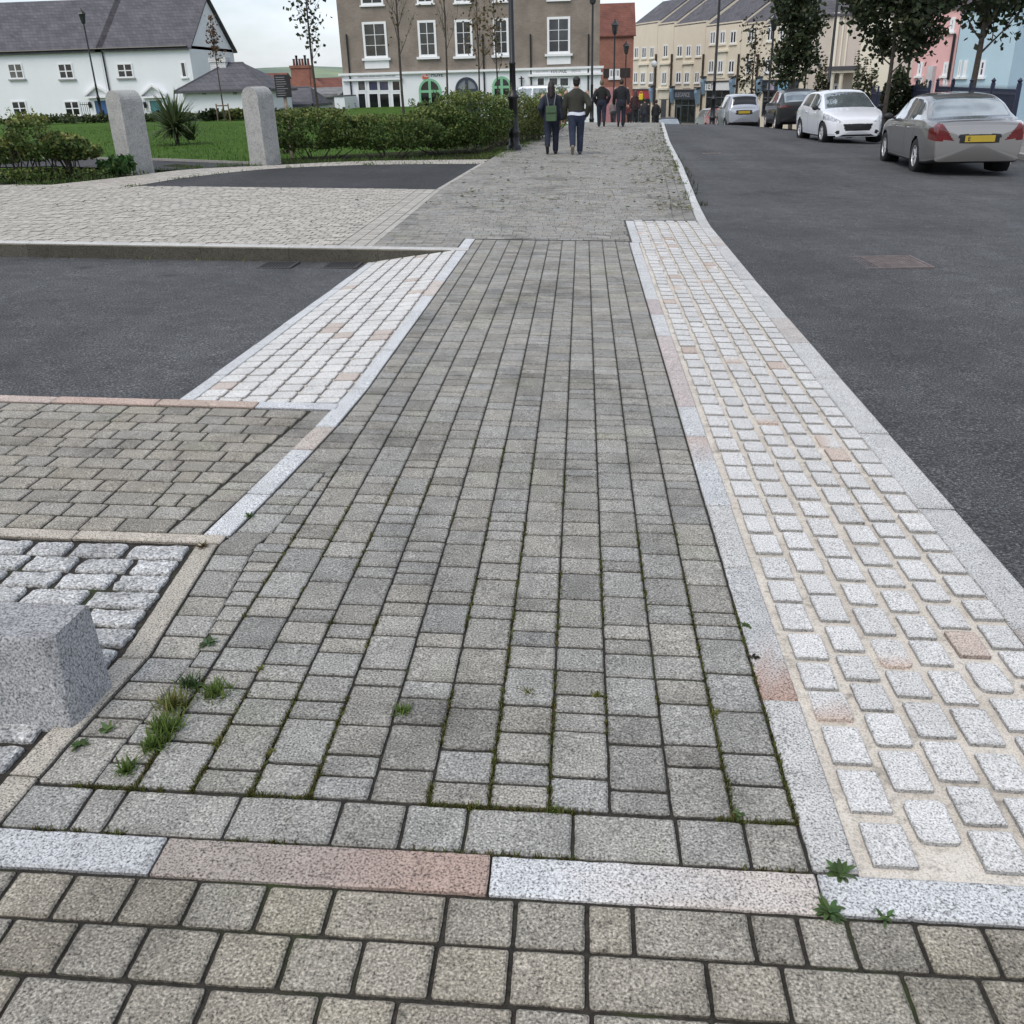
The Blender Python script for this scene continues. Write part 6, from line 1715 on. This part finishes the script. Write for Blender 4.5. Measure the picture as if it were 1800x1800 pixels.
rt = unit(1237, 1298.5, 'cream terraced house over a shop with a white fascia reading TEYL', M_CREAM, [(1246, 106, 1255, 128, 0), (1263, 106, 1272, 128, 1), (1281, 106, 1291, 128, 0)])
shopfront(rt, 1242, 144, 1286, 207, 158.5, M_TRIM, letters=('TEYL', .85, 1251.5, 1.05), lm=M_BLACKP); bracket(rt, 1235, 136, 1242.5, 166); bracket(rt, 1285, 136, 1294, 167)
rt = unit(1299, 1334, 'narrow cream house with one window behind the silver city car', M_CREAM, [(1312, 104.5, 1322, 128.5, 0)])
u, v, z, t = f.R(1301, 138, 1328, 141.5); slab('hood', rt, M_CREAM2, u, v, z, t, .3); u, v, z, t = f.R(1304, 143, 1325, 170); slab('door_panel', rt, M_CREAM2, u, v, z, t, .06)
rt = unit(1334.5, 1420, 'cream terraced house with a light blue shop sign, behind the dark street tree', M_CREAM, [(1345, 103.5, 1355, 128, 0), (1366.5, 103, 1376.5, 128, 0), (1388, 102, 1399, 127, 0)])
shopfront(rt, 1342, 142, 1404, 205, 160, M_DNAVY); bracket(rt, 1332, 136, 1341.5, 167)
u, v, z, t = f.R(1371, 144, 1388, 158); slab('sign', rt, pm('light_blue_sign', (.22, .44, .60)), u, v, z, t, .22); u, v, z, t = f.R(1352, 145, 1364, 158); slab('sign', rt, pm('mauve_sign', (.34, .31, .40), var=.5, scale=2), u, v, z, t, .22)
for a in ((1154, 95, 1152, 205), (1182, 95, 1179, 205), (1238, 95, 1233, 205), (1299, 95, 1295, 205), (1335, 95, 1330, 160)): pipe(rt, f, *a, .11, pm('brown_pipe', (.035, .025, .022)))
# ---- cream house with porch
f = Fac(1500, 70, math.radians(-12)); rt = f.root('porch_house', 'pale cream building with a flat roofed porch behind the white hatchback')
u0, u1 = f.uz(1419, 150)[0], f.uz(1607, 150)[0]; zt_ = f.uz(1500, 20)[1]; shell(rt, M_GREYCREAM, u0, u1, -2, zt_, 9); gable_roof(rt, M_SLATE, u0, u1, zt_, 9, 2.6, .2, wall=M_GREYCREAM)
pa = f.uz(1453, 150)[0]; slab('pilaster', rt, M_CREAM2, pa, f.uz(1463, 150)[0], -1, zt_-.02, .12); slab('render_panel', rt, M_CREAM2, f.uz(1505, 150)[0], f.uz(1560, 150)[0], -1, zt_-.02, .08)
for a, b in ((1474, 1476.5), (1483, 1485.5)):
    slab('pilaster', rt, M_CREAM2, f.uz(a, 110)[0], f.uz(b, 110)[0], f.uz(1480, 118)[1], zt_-.02, .09)
u, v, z, t = f.R(1452, 123, 1507, 128); 
mb = MB(); mb.box(u, v, -1.5, 0, z, t); mb.build('porch_roof', M_CREAM2, rt); mb = MB(); mb.box(u-.1, v+.1, -1.62, 0, t+.002, t+.22); mb.build('porch_flashing', pm('lead_trim', (.07, .07, .08)), rt)
for px in (1461, 1476, 1500):
    u = f.uz(px, 150)[0]; mb = MB(); mb.lathe([(.17, -1), (.15, 0), (.13, z-.15), (.19, z-.01)], 12, (u, -1.25, 0)); mb.build('porch_column', M_CREAM2, rt, True)
u, v, z, t = f.R(1437, 112, 1444, 119); slab('vent', rt, pm('dark_grille', (.05, .05, .052)), u, v, z, t, .05)
u, v, z, t = f.R(1466.5, 130, 1472, 146); slab('notice', rt, pm('grey_notice', (.25, .25, .25), var=.5, scale=4), u, v, z, t, .06); u, v, z, t = f.R(1466, 147, 1472.5, 158); o = slab('notice', rt, M_TRIM, u, v, z, t, .06); mb = MB(); mb.box(u+.06, v-.06, -.066, -.06, z+.02, t-.14); mb.build('notice_panel', BLD, o)
pipe(rt, f, 1421, 60, 1416, 160, .07)
# ---- pink house and pale blue house
f = Fac(1600, 56, math.radians(-52)); rt = f.root('pink_house', 'pink rendered house with tall narrow white framed windows', 'house')
u0, u1 = f.uz(1602, 130)[0], f.uz(1674, 130)[0]; zt_ = f.uz(1640, 10)[1]; shell(rt, M_PINKW, u0, u1, -2, zt_, 8); gable_roof(rt, M_SLATE, u0, u1-.2, zt_, 8, 2.4, .1, wall=M_PINKW)
for a, b in ((1613.5, 1622), (1658.5, 1667)):
    u, v, z, t = f.R(a, 109, b, 133); window(rt, u, v, z, t, 1, 2, M_TRIM, M_PANE, edge=.12, sill=.1); window(rt, u, v, t+1.4, t+1.4+(t-z), 1, 2, M_TRIM, M_PANE, edge=.12, sill=.1)
    u, v, z, t = f.R(a, 136, b, 152); window(rt, u, v, z, t, 1, 1, M_TRIM, M_PANE, edge=.12)
u, v, z, t = f.R(1633, 116, 1643, 165); slab('porch_column', rt, pm('pale_grey_stone', (.52, .51, .52)), u, v, -1, t, .3); pipe(rt, f, 1604, 60, 1600, 140, .07); pipe(rt, f, 1676, 60, 1673, 140, .07)
P1 = f.P+f.u*(u1+.05)
f3 = Fac(1676, P1.y, math.radians(-52)); f3.P = P1; rt = f3.root('pale_blue_house', 'pale blue rendered house at the far right edge', 'house')
ub = f3.uz(1775, 130)[0]; shell(rt, M_BLUEW, 0, ub, -2, zt_-.3, 8); gable_roof(rt, M_SLATE, 0, ub, zt_-.3, 8, 2.4, .1, wall=M_BLUEW)
for a, b in ((1685, 1690), (1694, 1700), (1722, 1732)):
    u, v, z, t = f3.R(a, 106, b, 135); window(rt, u, v, z, t, 1, 2, M_TRIM, M_PANEB, edge=.1, sill=.1)
# ---- navy railings on low walls
def railing(px0, px1, D0, D1, ytop, ybot, label):
    a, b = atD(px0, 160, D0), atD(px1, 160, D1); d = Vector((b.x-a.x, b.y-a.y)); L = d.length; ang = math.atan2(d.y, d.x)
    z0 = Rd(a.x, D0)+.1; root = empty('navy_railing', (a.x, a.y, z0), ang, label, 'railing', 'navy railings in front of the right hand houses')
    h = atD(px0, ytop, D0).z-z0
    mb = MB(); mb.box(0, L, -.12, .12, -.6, .45); mb.build('dwarf_wall', pm('pale_render_wall', (.48, .46, .43), var=.15), root)
    mb = MB(); n = int(L/.085)
    for k in range(n):
        x = (k+.5)*L/n; mb.box(x-.016, x+.016, -.012, .012, .45, h-.09); mb.poly([(x-.026, 0, h-.09), (x, 0, h), (x+.026, 0, h-.09), (x, 0, h-.13)])
    mb.build('bars', M_NAVYP, root); mb = MB(); mb.box(0, L, -.02, .02, .52, .57); mb.box(0, L, -.02, .02, h-.2, h-.15); mb.build('rails', M_NAVYP, root)
    k = 0
    while k <= L+.01:
        mb = MB(); mb.box(k-.04, k+.04, -.04, .04, .4, h+.03); mb.lathe([(.03, 0), (.055, .05), (.0, .11)], 8, (k, 0, h+.03)); mb.build('post', M_NAVYP, root); k += L/max(1, round(L/2.4))
railing(1534, 1566, 46, 40, 156, 190, 'navy railings on a low wall behind the white hatchback')
railing(1590, 1633, 37.5, 32, 147, 190, 'navy railings on a low wall left of the pale porch column')
railing(1646, 1790, 31, 22, 146, 190, 'navy railings on a low wall behind the silver saloon')
